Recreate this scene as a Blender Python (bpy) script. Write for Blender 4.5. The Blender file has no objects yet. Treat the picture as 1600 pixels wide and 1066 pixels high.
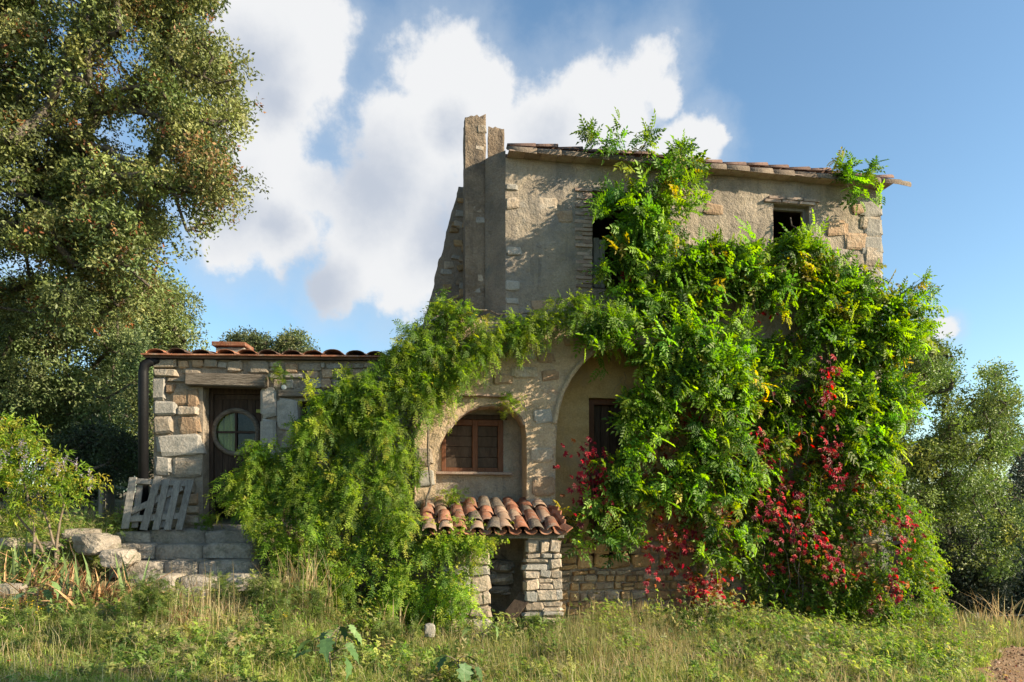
import bpy, math
import numpy as np
from mathutils import Vector, Matrix, Euler
R = math.radians
S = bpy.context.scene
COL = S.collection
rng = np.random.default_rng(11)

# ------------------------------------------------------------------ camera, sky, sun, exposure
CAM_Z = 1.6
F = 1600 * 24 / 36.0
HOR = 790.0
cam_d = bpy.data.cameras.new('camera')
cam = bpy.data.objects.new('camera', cam_d)
COL.objects.link(cam)
cam.location = (0, 0, CAM_Z)
cam.rotation_euler = (R(90), 0, 0)
cam_d.lens = 24
cam_d.sensor_width = 36
cam_d.shift_y = (HOR - 533) / 1600
cam_d.clip_start = 0.05
cam_d.clip_end = 3000
S.camera = cam

SUN_EL, SUN_AZ = 24.0, 15.0      # elevation; angle towards the camera from +X
sd = Vector((math.cos(R(SUN_EL)) * math.cos(R(SUN_AZ)), -math.cos(R(SUN_EL)) * math.sin(R(SUN_AZ)), math.sin(R(SUN_EL))))
sun_d = bpy.data.lights.new('sun', 'SUN')
sun = bpy.data.objects.new('sun', sun_d)
COL.objects.link(sun)
sun_d.energy = 4.5
sun_d.angle = R(0.5)
sun_d.color = (1.0, 0.85, 0.62)
sun.rotation_euler = (-sd).to_track_quat('-Z', 'Y').to_euler()

S.view_settings.view_transform = 'Standard'
S.view_settings.look = 'None'
S.view_settings.gamma = 1
S.view_settings.use_curve_mapping = False
S.view_settings.exposure = 1.3
S.render.engine = 'CYCLES'
S.cycles.max_bounces = 8
S.cycles.transparent_max_bounces = 8
S.cycles.use_denoising = True

W = bpy.data.worlds.new('World')
S.world = W
W.use_nodes = True


def build_world():
    nt = W.node_tree
    nt.nodes.clear()
    N, L = nt.nodes.new, nt.links.new

    def math_(op, a, b=None, c=None, clamp=False):
        n = N('ShaderNodeMath')
        n.operation = op
        n.use_clamp = clamp
        for i, v in enumerate((a, b, c)):
            if v is None:
                continue
            if isinstance(v, (int, float)):
                n.inputs[i].default_value = v
            else:
                L(v, n.inputs[i])
        return n.outputs[0]

    def mixc(fac, a, b):
        n = N('ShaderNodeMix')
        n.data_type = 'RGBA'
        for s, v in ((n.inputs[0], fac), (n.inputs[6], a), (n.inputs[7], b)):
            if isinstance(v, tuple):
                s.default_value = v
            elif isinstance(v, (int, float)):
                s.default_value = v
            else:
                L(v, s)
        return n.outputs[2]

    out = N('ShaderNodeOutputWorld')
    bg = N('ShaderNodeBackground')
    bg.inputs[1].default_value = 0.088
    sky = N('ShaderNodeTexSky')
    sky.sky_type = 'NISHITA'
    sky.sun_disc = False
    sky.sun_elevation = R(SUN_EL)
    sky.sun_rotation = math.atan2(sd.x, sd.y)
    sky.air_density = 1.0
    sky.dust_density = 0.6
    sky.ozone_density = 1.6
    tc = N('ShaderNodeTexCoord')
    nv = N('ShaderNodeVectorMath')
    nv.operation = 'NORMALIZE'
    L(tc.outputs['Generated'], nv.inputs[0])
    d0 = nv.outputs[0]
    blobs = [(470, 55, 80), (415, 60, 75), (390, 20, 50), (440, 165, 78), (425, 265, 80), (405, 350, 76), (490, 290, 45), (350, 385, 50), (505, 115, 45),
             (690, 130, 80), (640, 225, 95), (600, 330, 105), (560, 400, 70), (720, 210, 90), (770, 150, 45), (650, 410, 80), (760, 300, 85), (820, 230, 80), (520, 455, 40),
             (1000, 140, 62), (930, 165, 70), (860, 190, 65), (1045, 165, 32), (985, 195, 58), (900, 260, 90), (1000, 280, 60),
             (1100, 225, 36), (1060, 245, 34), (1130, 215, 18), (1465, 507, 24), (1440, 512, 22),
             (-300, 200, 260), (2100, 250, 170), (2350, 420, 240), (700, -260, 120), (-800, 500, 300)]

    nz = N('ShaderNodeTexNoise')
    nz.inputs['Scale'].default_value = 5.0
    nz.inputs['Detail'].default_value = 10
    nz.inputs['Roughness'].default_value = 0.62
    L(d0, nz.inputs['Vector'])
    ctr = N('ShaderNodeVectorMath')
    ctr.operation = 'SUBTRACT'
    L(nz.outputs['Color'], ctr.inputs[0])
    ctr.inputs[1].default_value = (0.5, 0.5, 0.5)
    sc = N('ShaderNodeVectorMath')
    sc.operation = 'MULTIPLY_ADD'
    L(ctr.outputs[0], sc.inputs[0])
    sc.inputs[1].default_value = (0.10, 0.10, 0.10)
    L(d0, sc.inputs[2])
    off = N('ShaderNodeVectorMath')
    off.operation = 'ADD'
    L(sc.outputs[0], off.inputs[0])
    off.inputs[1].default_value = (0.055, 0.0, 0.05)
    nf = N('ShaderNodeTexNoise')
    nf.inputs['Scale'].default_value = 11
    nf.inputs['Detail'].default_value = 9
    nf.inputs['Roughness'].default_value = 0.6
    L(d0, nf.inputs['Vector'])

    def density(vec, lst):
        acc = None
        for px, py, r in lst:
            c = Vector(((px - 800) / F, 1, (HOR - py) / F))
            rad = 1.12 * r / F / c.length ** 1.3
            c.normalize()
            dn = N('ShaderNodeVectorMath')
            dn.operation = 'DISTANCE'
            L(vec, dn.inputs[0])
            dn.inputs[1].default_value = c
            q = math_('MULTIPLY_ADD', dn.outputs['Value'], -1 / rad, 1.0)
            acc = q if acc is None else math_('SMOOTH_MAX', acc, q, 0.25)
        return acc

    dens = math_('ADD', density(sc.outputs[0], blobs), math_('MULTIPLY_ADD', nf.outputs['Fac'], 2.0, -0.95))
    dens2 = math_('ADD', density(off.outputs[0], blobs[:31:2]), math_('MULTIPLY_ADD', nf.outputs['Fac'], 1.0, -0.5))
    mr = N('ShaderNodeMapRange')
    mr.interpolation_type = 'SMOOTHSTEP'
    L(dens, mr.inputs[0])
    mr.inputs[1].default_value = -0.08
    mr.inputs[2].default_value = 0.36
    lit = N('ShaderNodeMapRange')
    lit.interpolation_type = 'SMOOTHSTEP'
    L(dens2, lit.inputs[0])
    lit.inputs[1].default_value = 0.95
    lit.inputs[2].default_value = -0.2
    lit.inputs[3].default_value = 0.0
    lit.inputs[4].default_value = 1.0
    cc = mixc(lit.outputs[0], (2.55, 2.8, 3.25, 1), (4.1, 4.15, 4.22, 1))
    # thin haze veil around the clouds
    veil = N('ShaderNodeMapRange')
    veil.interpolation_type = 'SMOOTHSTEP'
    L(dens, veil.inputs[0])
    veil.inputs[1].default_value = -1.1
    veil.inputs[2].default_value = 0.2
    veil.inputs[4].default_value = 0.42
    skyc = N('ShaderNodeMix')
    skyc.data_type = 'RGBA'
    skyc.blend_type = 'MULTIPLY'
    skyc.inputs[0].default_value = 1.0
    L(sky.outputs[0], skyc.inputs[6])
    skyc.inputs[7].default_value = (0.91, 1.05, 1.05, 1)
    L(mixc(mr.outputs[0], mixc(veil.outputs[0], skyc.outputs[2], (2.9, 3.3, 3.8, 1)), cc), bg.inputs[0])
    L(bg.outputs[0], out.inputs[0])


build_world()


# ------------------------------------------------------------------ helpers
def P(px, py, Y):
    return np.array([(px - 800) / F * Y, Y, CAM_Z + (HOR - py) / F * Y])


def tag(o, label=None, cat=None, group=None, kind=None):
    if label:
        o['label'] = label
    if cat:
        o['category'] = cat
    if group:
        o['group'] = group
    if kind:
        o['kind'] = kind
    return o


def empty(name, loc=(0, 0, 0), rz=0.0, label=None, cat=None, group=None):
    o = bpy.data.objects.new(name, None)
    COL.objects.link(o)
    o.location = loc
    o.rotation_euler = (0, 0, rz)
    o.empty_display_size = 0.2
    return tag(o, label, cat, group)


def link(name, me, parent=None, loc=None, rot=None, scale=None):
    o = bpy.data.objects.new(name, me)
    COL.objects.link(o)
    if parent is not None:
        o.parent = parent
    if loc is not None:
        o.location = loc
    if rot is not None:
        o.rotation_euler = rot
    if scale is not None:
        o.scale = scale
    return o


def mk(name, V, faces, mat, smooth=True, tint=None):
    """faces: list of lists, or an (n,3)/(n,4) array."""
    V = np.asarray(V, dtype=np.float32)
    me = bpy.data.meshes.new(name)
    if isinstance(faces, np.ndarray):
        k = faces.shape[1]
        n = len(faces)
        me.vertices.add(len(V))
        me.vertices.foreach_set('co', V.ravel())
        me.loops.add(n * k)
        me.loops.foreach_set('vertex_index', faces.astype(np.int32).ravel())
        me.polygons.add(n)
        me.polygons.foreach_set('loop_start', np.arange(0, n * k, k, dtype=np.int32))
        me.polygons.foreach_set('loop_total', np.full(n, k, dtype=np.int32))
        me.update(calc_edges=True)
    else:
        me.from_pydata([tuple(map(float, v)) for v in V], [], faces)
        me.update()
    if smooth:
        me.polygons.foreach_set('use_smooth', np.ones(len(me.polygons), dtype=bool))
    if tint is not None:
        a = me.attributes.new('tint', 'FLOAT_COLOR', 'POINT')
        c = np.ones((len(V), 4), dtype=np.float32)
        c[:, :3] = tint
        a.data.foreach_set('color', c.ravel())
    if mat is not None:
        me.materials.append(mat)
    return me


class MB:
    """collects simple solids into one mesh"""
    def __init__(self):
        self.v, self.f = [], []

    def add(self, v, f):
        b = len(self.v)
        self.v += [tuple(map(float, p)) for p in v]
        self.f += [[i + b for i in q] for q in f]
        return self

    def box(self, x0, x1, y0, y1, z0, z1, j=0.0):
        v = [(x0, y0, z0), (x1, y0, z0), (x1, y1, z0), (x0, y1, z0), (x0, y0, z1), (x1, y0, z1), (x1, y1, z1), (x0, y1, z1)]
        if j:
            v = [tuple(c + rng.uniform(-j, j) for c in p) for p in v]
        return self.add(v, [[0, 3, 2, 1], [4, 5, 6, 7], [0, 1, 5, 4], [1, 2, 6, 5], [2, 3, 7, 6], [3, 0, 4, 7]])

    def beam(self, a, b, w, h, up=(0, 0, 1)):
        a, b = Vector(a), Vector(b)
        d = (b - a).normalized()
        s = d.cross(Vector(up)).normalized()
        t = s.cross(d).normalized()
        v = []
        for p in (a, b):
            for sx, sz in ((-1, -1), (1, -1), (1, 1), (-1, 1)):
                v.append(p + s * (sx * w / 2) + t * (sz * h / 2))
        return self.add(v, [[3, 2, 1, 0], [4, 5, 6, 7], [0, 1, 5, 4], [1, 2, 6, 5], [2, 3, 7, 6], [3, 0, 4, 7]])

    def tube(self, pts, r, n=8, cap=True):
        pts = [Vector(p) for p in pts]
        rr = r if hasattr(r, '__len__') else [r] * len(pts)
        v, f = [], []
        for i, p in enumerate(pts):
            d = (pts[min(i + 1, len(pts) - 1)] - pts[max(i - 1, 0)]).normalized()
            a = d.orthogonal().normalized() if i == 0 else (a - d * a.dot(d)).normalized()
            b = d.cross(a)
            for k in range(n):
                t = 2 * math.pi * k / n
                v.append(p + (a * math.cos(t) + b * math.sin(t)) * rr[i])
        for i in range(len(pts) - 1):
            for k in range(n):
                f.append([i * n + k, i * n + (k + 1) % n, (i + 1) * n + (k + 1) % n, (i + 1) * n + k])
        if cap:
            f.append(list(range(n))[::-1])
            f.append([(len(pts) - 1) * n + k for k in range(n)])
        return self.add(v, f)

    def mesh(self, name, mat, smooth=False, bevel=0.0):
        me = mk(name, self.v, self.f, mat, smooth)
        if bevel:
            import bmesh
            bm = bmesh.new()
            bm.from_mesh(me)
            bmesh.ops.bevel(bm, geom=list(bm.edges), offset=bevel, segments=1, affect='EDGES', clamp_overlap=True)
            bm.to_mesh(me)
            bm.free()
        return me


def hash_(ix, iy, iz, seed):
    h = (ix.astype(np.int64) * 374761393 + iy.astype(np.int64) * 668265263 + iz.astype(np.int64) * 2147483647 + seed * 1274126177) & 0x7fffffff
    h = ((h ^ (h >> 13)) * 1274126177) & 0x7fffffff
    return ((h ^ (h >> 16)) & 0xffff) / 65535.0


def vnoise(x, y, z=None, seed=0):
    x, y = np.broadcast_arrays(np.asarray(x, float), np.asarray(y, float))
    z = np.zeros_like(x) if z is None else np.broadcast_to(np.asarray(z, float), x.shape)
    ix, iy, iz = np.floor(x), np.floor(y), np.floor(z)
    fx, fy, fz = x - ix, y - iy, z - iz
    fx, fy, fz = (t * t * (3 - 2 * t) for t in (fx, fy, fz))
    out = 0
    for a in (0, 1):
        for b in (0, 1):
            for c in (0, 1):
                w = (fx if a else 1 - fx) * (fy if b else 1 - fy) * (fz if c else 1 - fz)
                out = out + w * hash_(ix + a, iy + b, iz + c, seed)
    return out


def fbm(x, y, z=None, o=4, seed=0):
    s, a, t = 0, 0.5, 0
    x, y = np.asarray(x, float), np.asarray(y, float)
    for i in range(o):
        s = s + a * vnoise(x, y, z, seed + i)
        t += a
        a *= 0.5
        x, y = x * 2.03, y * 2.03
        z = None if z is None else np.asarray(z) * 2.03
    return s / t


def inpoly(poly, x, y):
    poly = np.asarray(poly, float)
    c = np.zeros(len(x), bool)
    j = len(poly) - 1
    for i in range(len(poly)):
        xi, yi = poly[i]
        xj, yj = poly[j]
        if yi != yj:
            c ^= ((yi > y) != (yj > y)) & (x < (xj - xi) * (y - yi) / (yj - yi) + xi)
        j = i
    return c


def sample_poly(poly, n, r=rng, dens=None):
    poly = np.asarray(poly, float)
    lo, hi = poly.min(0), poly.max(0)
    X, Y = np.empty(0), np.empty(0)
    for _ in range(400):
        x = r.uniform(lo[0], hi[0], n * 2)
        y = r.uniform(lo[1], hi[1], n * 2)
        k = inpoly(poly, x, y)
        if dens is not None:
            k &= r.uniform(size=len(x)) < dens(x, y)
        X, Y = np.append(X, x[k]), np.append(Y, y[k])
        if len(X) >= n:
            break
    return X[:n], Y[:n]


def unit(v):
    return v / np.maximum(np.linalg.norm(v, axis=-1, keepdims=True), 1e-9)


def bake(tv, tf, pos, fwd, nrm, scale, tint, roll=None):
    """copies of a template (y = forward, z = normal) baked into arrays"""
    fwd = unit(fwd)
    side = unit(np.cross(fwd, nrm))
    nrm = np.cross(side, fwd)
    Rm = np.stack([side, fwd, nrm], axis=-1)                 # n,3,3
    scale = np.asarray(scale).reshape(-1, 1, 1) if np.ndim(scale) == 1 else np.asarray(scale)[:, None, :]
    V = np.einsum('nij,nkj->nki', Rm, tv[None] * scale) + pos[:, None, :]
    n, k = len(pos), len(tv)
    Fc = tf[None] + (np.arange(n) * k)[:, None, None]
    T = np.repeat(tint[:, None, :], k, 1)
    return V.reshape(-1, 3), Fc.reshape(-1, tf.shape[1]), T.reshape(-1, 3)


def merge(parts):
    V, Fc, T, b = [], [], [], 0
    for v, f, t in parts:
        V.append(v)
        Fc.append(f + b)
        T.append(t)
        b += len(v)
    return np.concatenate(V), np.concatenate(Fc), np.concatenate(T)


def pick(cols, n, r=rng, p=None, var=0.18):
    cols = np.asarray(cols, float)
    c = cols[r.choice(len(cols), n, p=p)]
    return np.clip(c * (1 + r.normal(0, var, (n, 1))) * (1 + r.normal(0, 0.05, (n, 3))), 0.004, 0.9)


def leaflet(l, w, fold=0.25, curl=0.1, x=0, y=0, ang=0, z=0):
    v = np.array([(0, 0, 0), (-w / 2, l * .45, w * fold), (0, l, -curl * l), (w / 2, l * .45, w * fold)])
    c, s = math.cos(ang), math.sin(ang)
    v[:, :2] = v[:, :2] @ np.array([[c, s], [-s, c]])
    return v + np.array([x, y, z]), np.array([(0, 2, 1), (0, 3, 2)])


def tmpl(lst):
    V, Fc, b = [], [], 0
    for v, f in lst:
        V.append(v)
        Fc.append(f + b)
        b += len(v)
    return np.concatenate(V), np.concatenate(Fc)


def pinnate(pairs, l, w, step, droop=0.25, first=0.25):
    out = []
    Ltot = pairs * step + first * l
    for i in range(pairs):
        y = first * l + i * step
        z = -droop * (y / max(Ltot, 1e-6)) ** 2 * Ltot
        k = 0.75 + 0.25 * math.sin(math.pi * (i + 1) / (pairs + 1))
        for sgn in (-1, 1):
            out.append(leaflet(l * k, w * k, ang=-sgn * R(62 - 6 * i / pairs), y=y, z=z, curl=.18))
    out.append(leaflet(l, w, y=Ltot, z=-droop * Ltot, curl=.25))
    r = 0.004
    rv = np.array([(-r, 0, 0), (r, 0, 0), (0, Ltot, -droop * Ltot)])
    out.append((rv, np.array([(0, 1, 2)])))
    return tmpl(out)


T_WIST = pinnate(4, .09, .042, .046, droop=.16)
T_WIST2 = pinnate(3, .105, .054, .056, droop=.1)
T_JASM = pinnate(3, .042, .013, .024, droop=.4)
T_CREEP = tmpl([leaflet(.10 * k, .045 * k, ang=R(a), curl=.2) for a, k in ((-75, .7), (-38, .9), (0, 1), (38, .9), (75, .7))])
T_PAIR = tmpl([leaflet(.05, .026, ang=R(a), curl=.15) for a in (-70, 70)] + [leaflet(.05, .024, ang=0)])
T_LEAF = tmpl([leaflet(1, .5, fold=.2)])
T_OVAL = (np.array([(0, 0, 0), (-.2, .25, .04), (-.24, .6, .05), (0, 1, -.12), (.24, .6, .05), (.2, .25, .04), (0, .45, 0)]),
          np.array([(0, 6, 1), (1, 6, 2), (2, 6, 3), (3, 6, 4), (4, 6, 5), (5, 6, 0)]))


# ------------------------------------------------------------------ materials
def nmat(name):
    m = bpy.data.materials.new(name)
    m.use_nodes = True
    nt = m.node_tree
    b = nt.nodes['Principled BSDF']
    return m, nt, b


def leaf_mat(name, trans=0.35, rough=0.5, spec=0.35, gain=1.0):
    m, nt, b = nmat(name)
    N, L = nt.nodes.new, nt.links.new
    a = N('ShaderNodeAttribute')
    a.attribute_name = 'tint'
    nz = N('ShaderNodeTexNoise')
    nz.inputs['Scale'].default_value = 60
    geo = N('ShaderNodeNewGeometry')
    L(geo.outputs['Position'], nz.inputs['Vector'])
    hs = N('ShaderNodeHueSaturation')
    mr = N('ShaderNodeMapRange')
    L(nz.outputs['Fac'], mr.inputs[0])
    mr.inputs[3].default_value = .7 * gain
    mr.inputs[4].default_value = 1.3 * gain
    L(mr.outputs[0], hs.inputs['Value'])
    L(a.outputs['Color'], hs.inputs['Color'])
    L(hs.outputs[0], b.inputs['Base Color'])
    b.inputs['Roughness'].default_value = rough
    b.inputs['Specular IOR Level'].default_value = spec
    t = N('ShaderNodeBsdfTranslucent')
    h2 = N('ShaderNodeHueSaturation')
    h2.inputs['Saturation'].default_value = 1.15
    h2.inputs['Value'].default_value = 1.8
    L(hs.outputs[0], h2.inputs['Color'])
    L(h2.outputs[0], t.inputs['Color'])
    mx = N('ShaderNodeMixShader')
    mx.inputs[0].default_value = trans
    L(b.outputs[0], mx.inputs[1])
    L(t.outputs[0], mx.inputs[2])
    L(mx.outputs[0], nt.nodes['Material Output'].inputs['Surface'])
    return m


def rock_mat(name, cols, scale=2.5, fine=40, bump=0.5, rough=0.9, rnd=0.0, dist=0.02, stain=None, stain_scale=1.2, streak=None, coarse=None, drips=None):
    """mottled mineral / wood surface: colour ramp over noise, object-random value shift, bump"""
    m, nt, b = nmat(name)
    N, L = nt.nodes.new, nt.links.new
    geo = N('ShaderNodeNewGeometry')
    vec = geo.outputs['Position']
    if streak:
        mp = N('ShaderNodeVectorMath')
        mp.operation = 'MULTIPLY'
        L(vec, mp.inputs[0])
        mp.inputs[1].default_value = streak
        vec = mp.outputs[0]
    oi = N('ShaderNodeObjectInfo')
    add = N('ShaderNodeVectorMath')
    add.operation = 'MULTIPLY_ADD'
    L(oi.outputs['Random'], add.inputs[0])
    add.inputs[1].default_value = (37, 11, 23) if rnd else (0, 0, 0)
    L(vec, add.inputs[2])
    vec = add.outputs[0]
    n1 = N('ShaderNodeTexNoise')
    n1.inputs['Scale'].default_value = scale
    n1.inputs['Detail'].default_value = 8
    n1.inputs['Roughness'].default_value = .65
    L(vec, n1.inputs['Vector'])
    cr = N('ShaderNodeValToRGB')
    e = cr.color_ramp.elements
    k = len(cols)
    while len(e) < k:
        e.new(.5)
    for i, c in enumerate(cols):
        e[i].position = .3 + .4 * i / max(k - 1, 1)
        e[i].color = (*c, 1)
    L(n1.outputs['Fac'], cr.inputs[0])
    colr = cr.outputs[0]
    n2 = N('ShaderNodeTexNoise')
    n2.inputs['Scale'].default_value = fine
    n2.inputs['Detail'].default_value = 6
    n2.inputs['Roughness'].default_value = .7
    L(vec, n2.inputs['Vector'])
    hs = N('ShaderNodeHueSaturation')
    L(colr, hs.inputs['Color'])
    mr = N('ShaderNodeMapRange')
    L(n2.outputs['Fac'], mr.inputs[0])
    mr.inputs[1].default_value = .25
    mr.inputs[2].default_value = .75
    mr.inputs[3].default_value = .72
    mr.inputs[4].default_value = 1.28
    if rnd:
        ml = N('ShaderNodeMath')
        ml.operation = 'MULTIPLY_ADD'
        L(oi.outputs['Random'], ml.inputs[0])
        ml.inputs[1].default_value = rnd
        ml.inputs[2].default_value = 1 - rnd / 2
        m2 = N('ShaderNodeMath')
        m2.operation = 'MULTIPLY'
        L(ml.outputs[0], m2.inputs[0])
        L(mr.outputs[0], m2.inputs[1])
        L(m2.outputs[0], hs.inputs['Value'])
    else:
        L(mr.outputs[0], hs.inputs['Value'])
    colr = hs.outputs[0]
    if stain:
        n3 = N('ShaderNodeTexNoise')
        n3.inputs['Scale'].default_value = stain_scale
        n3.inputs['Detail'].default_value = 9
        n3.inputs['Roughness'].default_value = .7
        L(geo.outputs['Position'], n3.inputs['Vector'])
        m3 = N('ShaderNodeMapRange')
        L(n3.outputs['Fac'], m3.inputs[0])
        m3.inputs[1].default_value = .52
        m3.inputs[2].default_value = .68
        m3.inputs[4].default_value = .8
        mx = N('ShaderNodeMix')
        mx.data_type = 'RGBA'
        L(m3.outputs[0], mx.inputs[0])
        L(colr, mx.inputs[6])
        mx.inputs[7].default_value = (*stain, 1)
        colr = mx.outputs[2]
    if drips:
        mp = N('ShaderNodeVectorMath')
        mp.operation = 'MULTIPLY'
        L(geo.outputs['Position'], mp.inputs[0])
        mp.inputs[1].default_value = (5, 5, .45)
        n4 = N('ShaderNodeTexNoise')
        n4.inputs['Scale'].default_value = 1.0
        n4.inputs['Detail'].default_value = 7
        n4.inputs['Roughness'].default_value = .65
        L(mp.outputs[0], n4.inputs['Vector'])
        m4 = N('ShaderNodeMapRange')
        L(n4.outputs['Fac'], m4.inputs[0])
        m4.inputs[1].default_value = .54
        m4.inputs[2].default_value = .72
        m4.inputs[4].default_value = .75
        mx = N('ShaderNodeMix')
        mx.data_type = 'RGBA'
        L(m4.outputs[0], mx.inputs[0])
        L(colr, mx.inputs[6])
        mx.inputs[7].default_value = (*drips, 1)
        colr = mx.outputs[2]
        # hairline cracks, broken up so that only stretches of them show
        wv = N('ShaderNodeVectorMath')
        wv.operation = 'MULTIPLY_ADD'
        L(n1.outputs['Color'], wv.inputs[0])
        wv.inputs[1].default_value = (.5, .5, .5)
        L(geo.outputs['Position'], wv.inputs[2])
        vo = N('ShaderNodeTexVoronoi')
        vo.feature = 'DISTANCE_TO_EDGE'
        vo.inputs['Scale'].default_value = .8
        L(wv.outputs[0], vo.inputs['Vector'])
        m5 = N('ShaderNodeMapRange')
        L(vo.outputs['Distance'], m5.inputs[0])
        m5.inputs[1].default_value = .004
        m5.inputs[2].default_value = .012
        m5.inputs[3].default_value = 1
        m5.inputs[4].default_value = 0
        m6 = N('ShaderNodeMath')
        m6.operation = 'MULTIPLY'
        L(m5.outputs[0], m6.inputs[0])
        L(m4.outputs[0], m6.inputs[1])
        mx = N('ShaderNodeMix')
        mx.data_type = 'RGBA'
        L(m6.outputs[0], mx.inputs[0])
        L(colr, mx.inputs[6])
        mx.inputs[7].default_value = (.05, .042, .036, 1)
        colr = mx.outputs[2]
    L(colr, b.inputs['Base Color'])
    b.inputs['Roughness'].default_value = rough
    b.inputs['Specular IOR Level'].default_value = .2
    hsum = N('ShaderNodeMath')
    hsum.operation = 'MULTIPLY_ADD'
    nb = N('ShaderNodeTexNoise')
    nb.inputs['Scale'].default_value = coarse or scale * 4
    nb.inputs['Detail'].default_value = 5
    L(vec, nb.inputs['Vector'])
    L(nb.outputs['Fac'], hsum.inputs[0])
    hsum.inputs[1].default_value = 1.6
    L(n2.outputs['Fac'], hsum.inputs[2])
    bp = N('ShaderNodeBump')
    bp.inputs['Strength'].default_value = bump
    bp.inputs['Distance'].default_value = dist
    L(hsum.outputs[0], bp.inputs['Height'])
    L(bp.outputs[0], b.inputs['Normal'])
    return m


M = {}
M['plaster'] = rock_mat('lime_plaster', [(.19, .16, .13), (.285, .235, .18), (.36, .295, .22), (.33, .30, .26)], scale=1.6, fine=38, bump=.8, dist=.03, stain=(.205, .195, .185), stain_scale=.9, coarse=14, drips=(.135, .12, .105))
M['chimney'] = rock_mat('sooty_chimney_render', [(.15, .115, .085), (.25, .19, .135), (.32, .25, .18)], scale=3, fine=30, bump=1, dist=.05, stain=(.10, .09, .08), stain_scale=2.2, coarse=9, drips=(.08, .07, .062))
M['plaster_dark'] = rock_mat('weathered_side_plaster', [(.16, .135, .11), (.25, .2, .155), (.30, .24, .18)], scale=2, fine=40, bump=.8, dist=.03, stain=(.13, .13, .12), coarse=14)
M['arcade'] = rock_mat('arcade_plaster', [(.29, .22, .15), (.43, .32, .21), (.48, .36, .24), (.42, .26, .17)], scale=2.2, fine=36, bump=.9, dist=.03, stain=(.23, .22, .21), stain_scale=1.3, coarse=12, drips=(.15, .13, .11))
M['ochre'] = rock_mat('ochre_plaster', [(.30, .20, .085), (.43, .29, .13), (.48, .35, .18)], scale=1.8, fine=36, bump=.6, dist=.02, stain=(.27, .2, .13), stain_scale=1.5)
M['mortar'] = rock_mat('lime_mortar', [(.19, .155, .12), (.28, .23, .175), (.32, .265, .2)], scale=5, fine=45, bump=.8, dist=.02)
M['stone'] = rock_mat('rubble_stone', [(.2, .155, .115), (.31, .245, .18), (.37, .305, .235), (.29, .265, .235)], scale=4, fine=30, bump=.8, dist=.02, rnd=.5, stain=(.2, .19, .16), stain_scale=4)
M['stone_orange'] = rock_mat('orange_sandstone', [(.25, .16, .10), (.34, .23, .145), (.36, .28, .2)], scale=4, fine=30, bump=.8, dist=.02, rnd=.4)
M['stone_grey'] = rock_mat('grey_granite', [(.22, .2, .175), (.33, .30, .26), (.29, .27, .24)], scale=5, fine=50, bump=.6, dist=.015, rnd=.25, stain=(.23, .22, .19), stain_scale=5)
M['stone_ochre'] = rock_mat('ochre_fieldstone', [(.25, .16, .085), (.38, .255, .135), (.42, .3, .18)], scale=4, fine=30, bump=.8, dist=.02, rnd=.5)
M['step'] = rock_mat('lichened_step_stone', [(.18, .155, .125), (.31, .265, .215), (.40, .35, .29)], scale=5, fine=30, bump=.9, dist=.03, rnd=.4, stain=(.11, .12, .075), stain_scale=5)
M['brick'] = rock_mat('fired_brick', [(.24, .155, .12), (.33, .245, .195), (.37, .31, .25)], scale=6, fine=50, bump=.5, dist=.01, rnd=.5)
M['tile'] = rock_mat('terracotta_tile', [(.17, .07, .042), (.29, .12, .068), (.33, .18, .115)], scale=6, fine=45, bump=.5, dist=.01, rnd=.7, stain=(.27, .235, .19), stain_scale=6)
M['tile_pale'] = rock_mat('lichened_pale_tile', [(.2, .115, .075), (.29, .19, .13), (.34, .26, .19)], scale=6, fine=45, bump=.5, dist=.01, rnd=.5, stain=(.2, .15, .11), stain_scale=6)
M['tile_old'] = rock_mat('lichened_roof_tile', [(.085, .066, .052), (.145, .112, .084), (.2, .165, .125)], scale=5, fine=40, bump=.7, dist=.012, rnd=.5, stain=(.10, .09, .078), stain_scale=4)
M['tile_dark'] = rock_mat('sooty_roof_tile', [(.07, .052, .045), (.14, .088, .07), (.2, .13, .098)], scale=5, fine=40, bump=.5, dist=.01, rnd=.5)
M['wood_dark'] = rock_mat('old_dark_wood', [(.022, .014, .01), (.05, .032, .022), (.075, .05, .035)], scale=3, fine=14, bump=.5, dist=.008, rnd=.4, streak=(9, 9, .8), rough=.75)
M['wood_grey'] = rock_mat('weathered_grey_wood', [(.12, .11, .098), (.21, .195, .175), (.28, .26, .235)], scale=3, fine=14, bump=.5, dist=.006, rnd=.35, streak=(9, 9, .8))
M['beam'] = rock_mat('weathered_beam', [(.07, .055, .042), (.17, .14, .11), (.25, .21, .17)], scale=3, fine=12, bump=.9, dist=.012, rnd=.3, streak=(.8, 9, 9))
M['wood_red'] = rock_mat('red_brown_wood', [(.075, .03, .014), (.13, .052, .024), (.10, .046, .028)], scale=3, fine=14, bump=.4, dist=.006, rnd=.3, streak=(5, 5, 1.4), rough=.6)
M['wood_panel'] = rock_mat('faded_brown_panel', [(.04, .027, .02), (.07, .048, .034), (.09, .063, .046)], scale=3, fine=14, bump=.5, dist=.006, rnd=.3, streak=(7, 7, 1.2))
M['plastic'] = rock_mat('black_pipe', [(.007, .007, .008), (.012, .012, .013)], scale=3, fine=30, bump=.05, rough=.5)
M['green_sheet'] = rock_mat('green_sheet', [(.03, .09, .07), (.05, .14, .11)], scale=3, fine=30, bump=.1, rough=.4)
M['dark'] = rock_mat('soot_black', [(.006, .006, .006), (.012, .012, .012)], scale=3, fine=30, bump=.2)
M['bark'] = rock_mat('oak_bark', [(.06, .05, .04), (.13, .11, .085), (.19, .165, .13)], scale=6, fine=30, bump=1, dist=.03)
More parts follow.
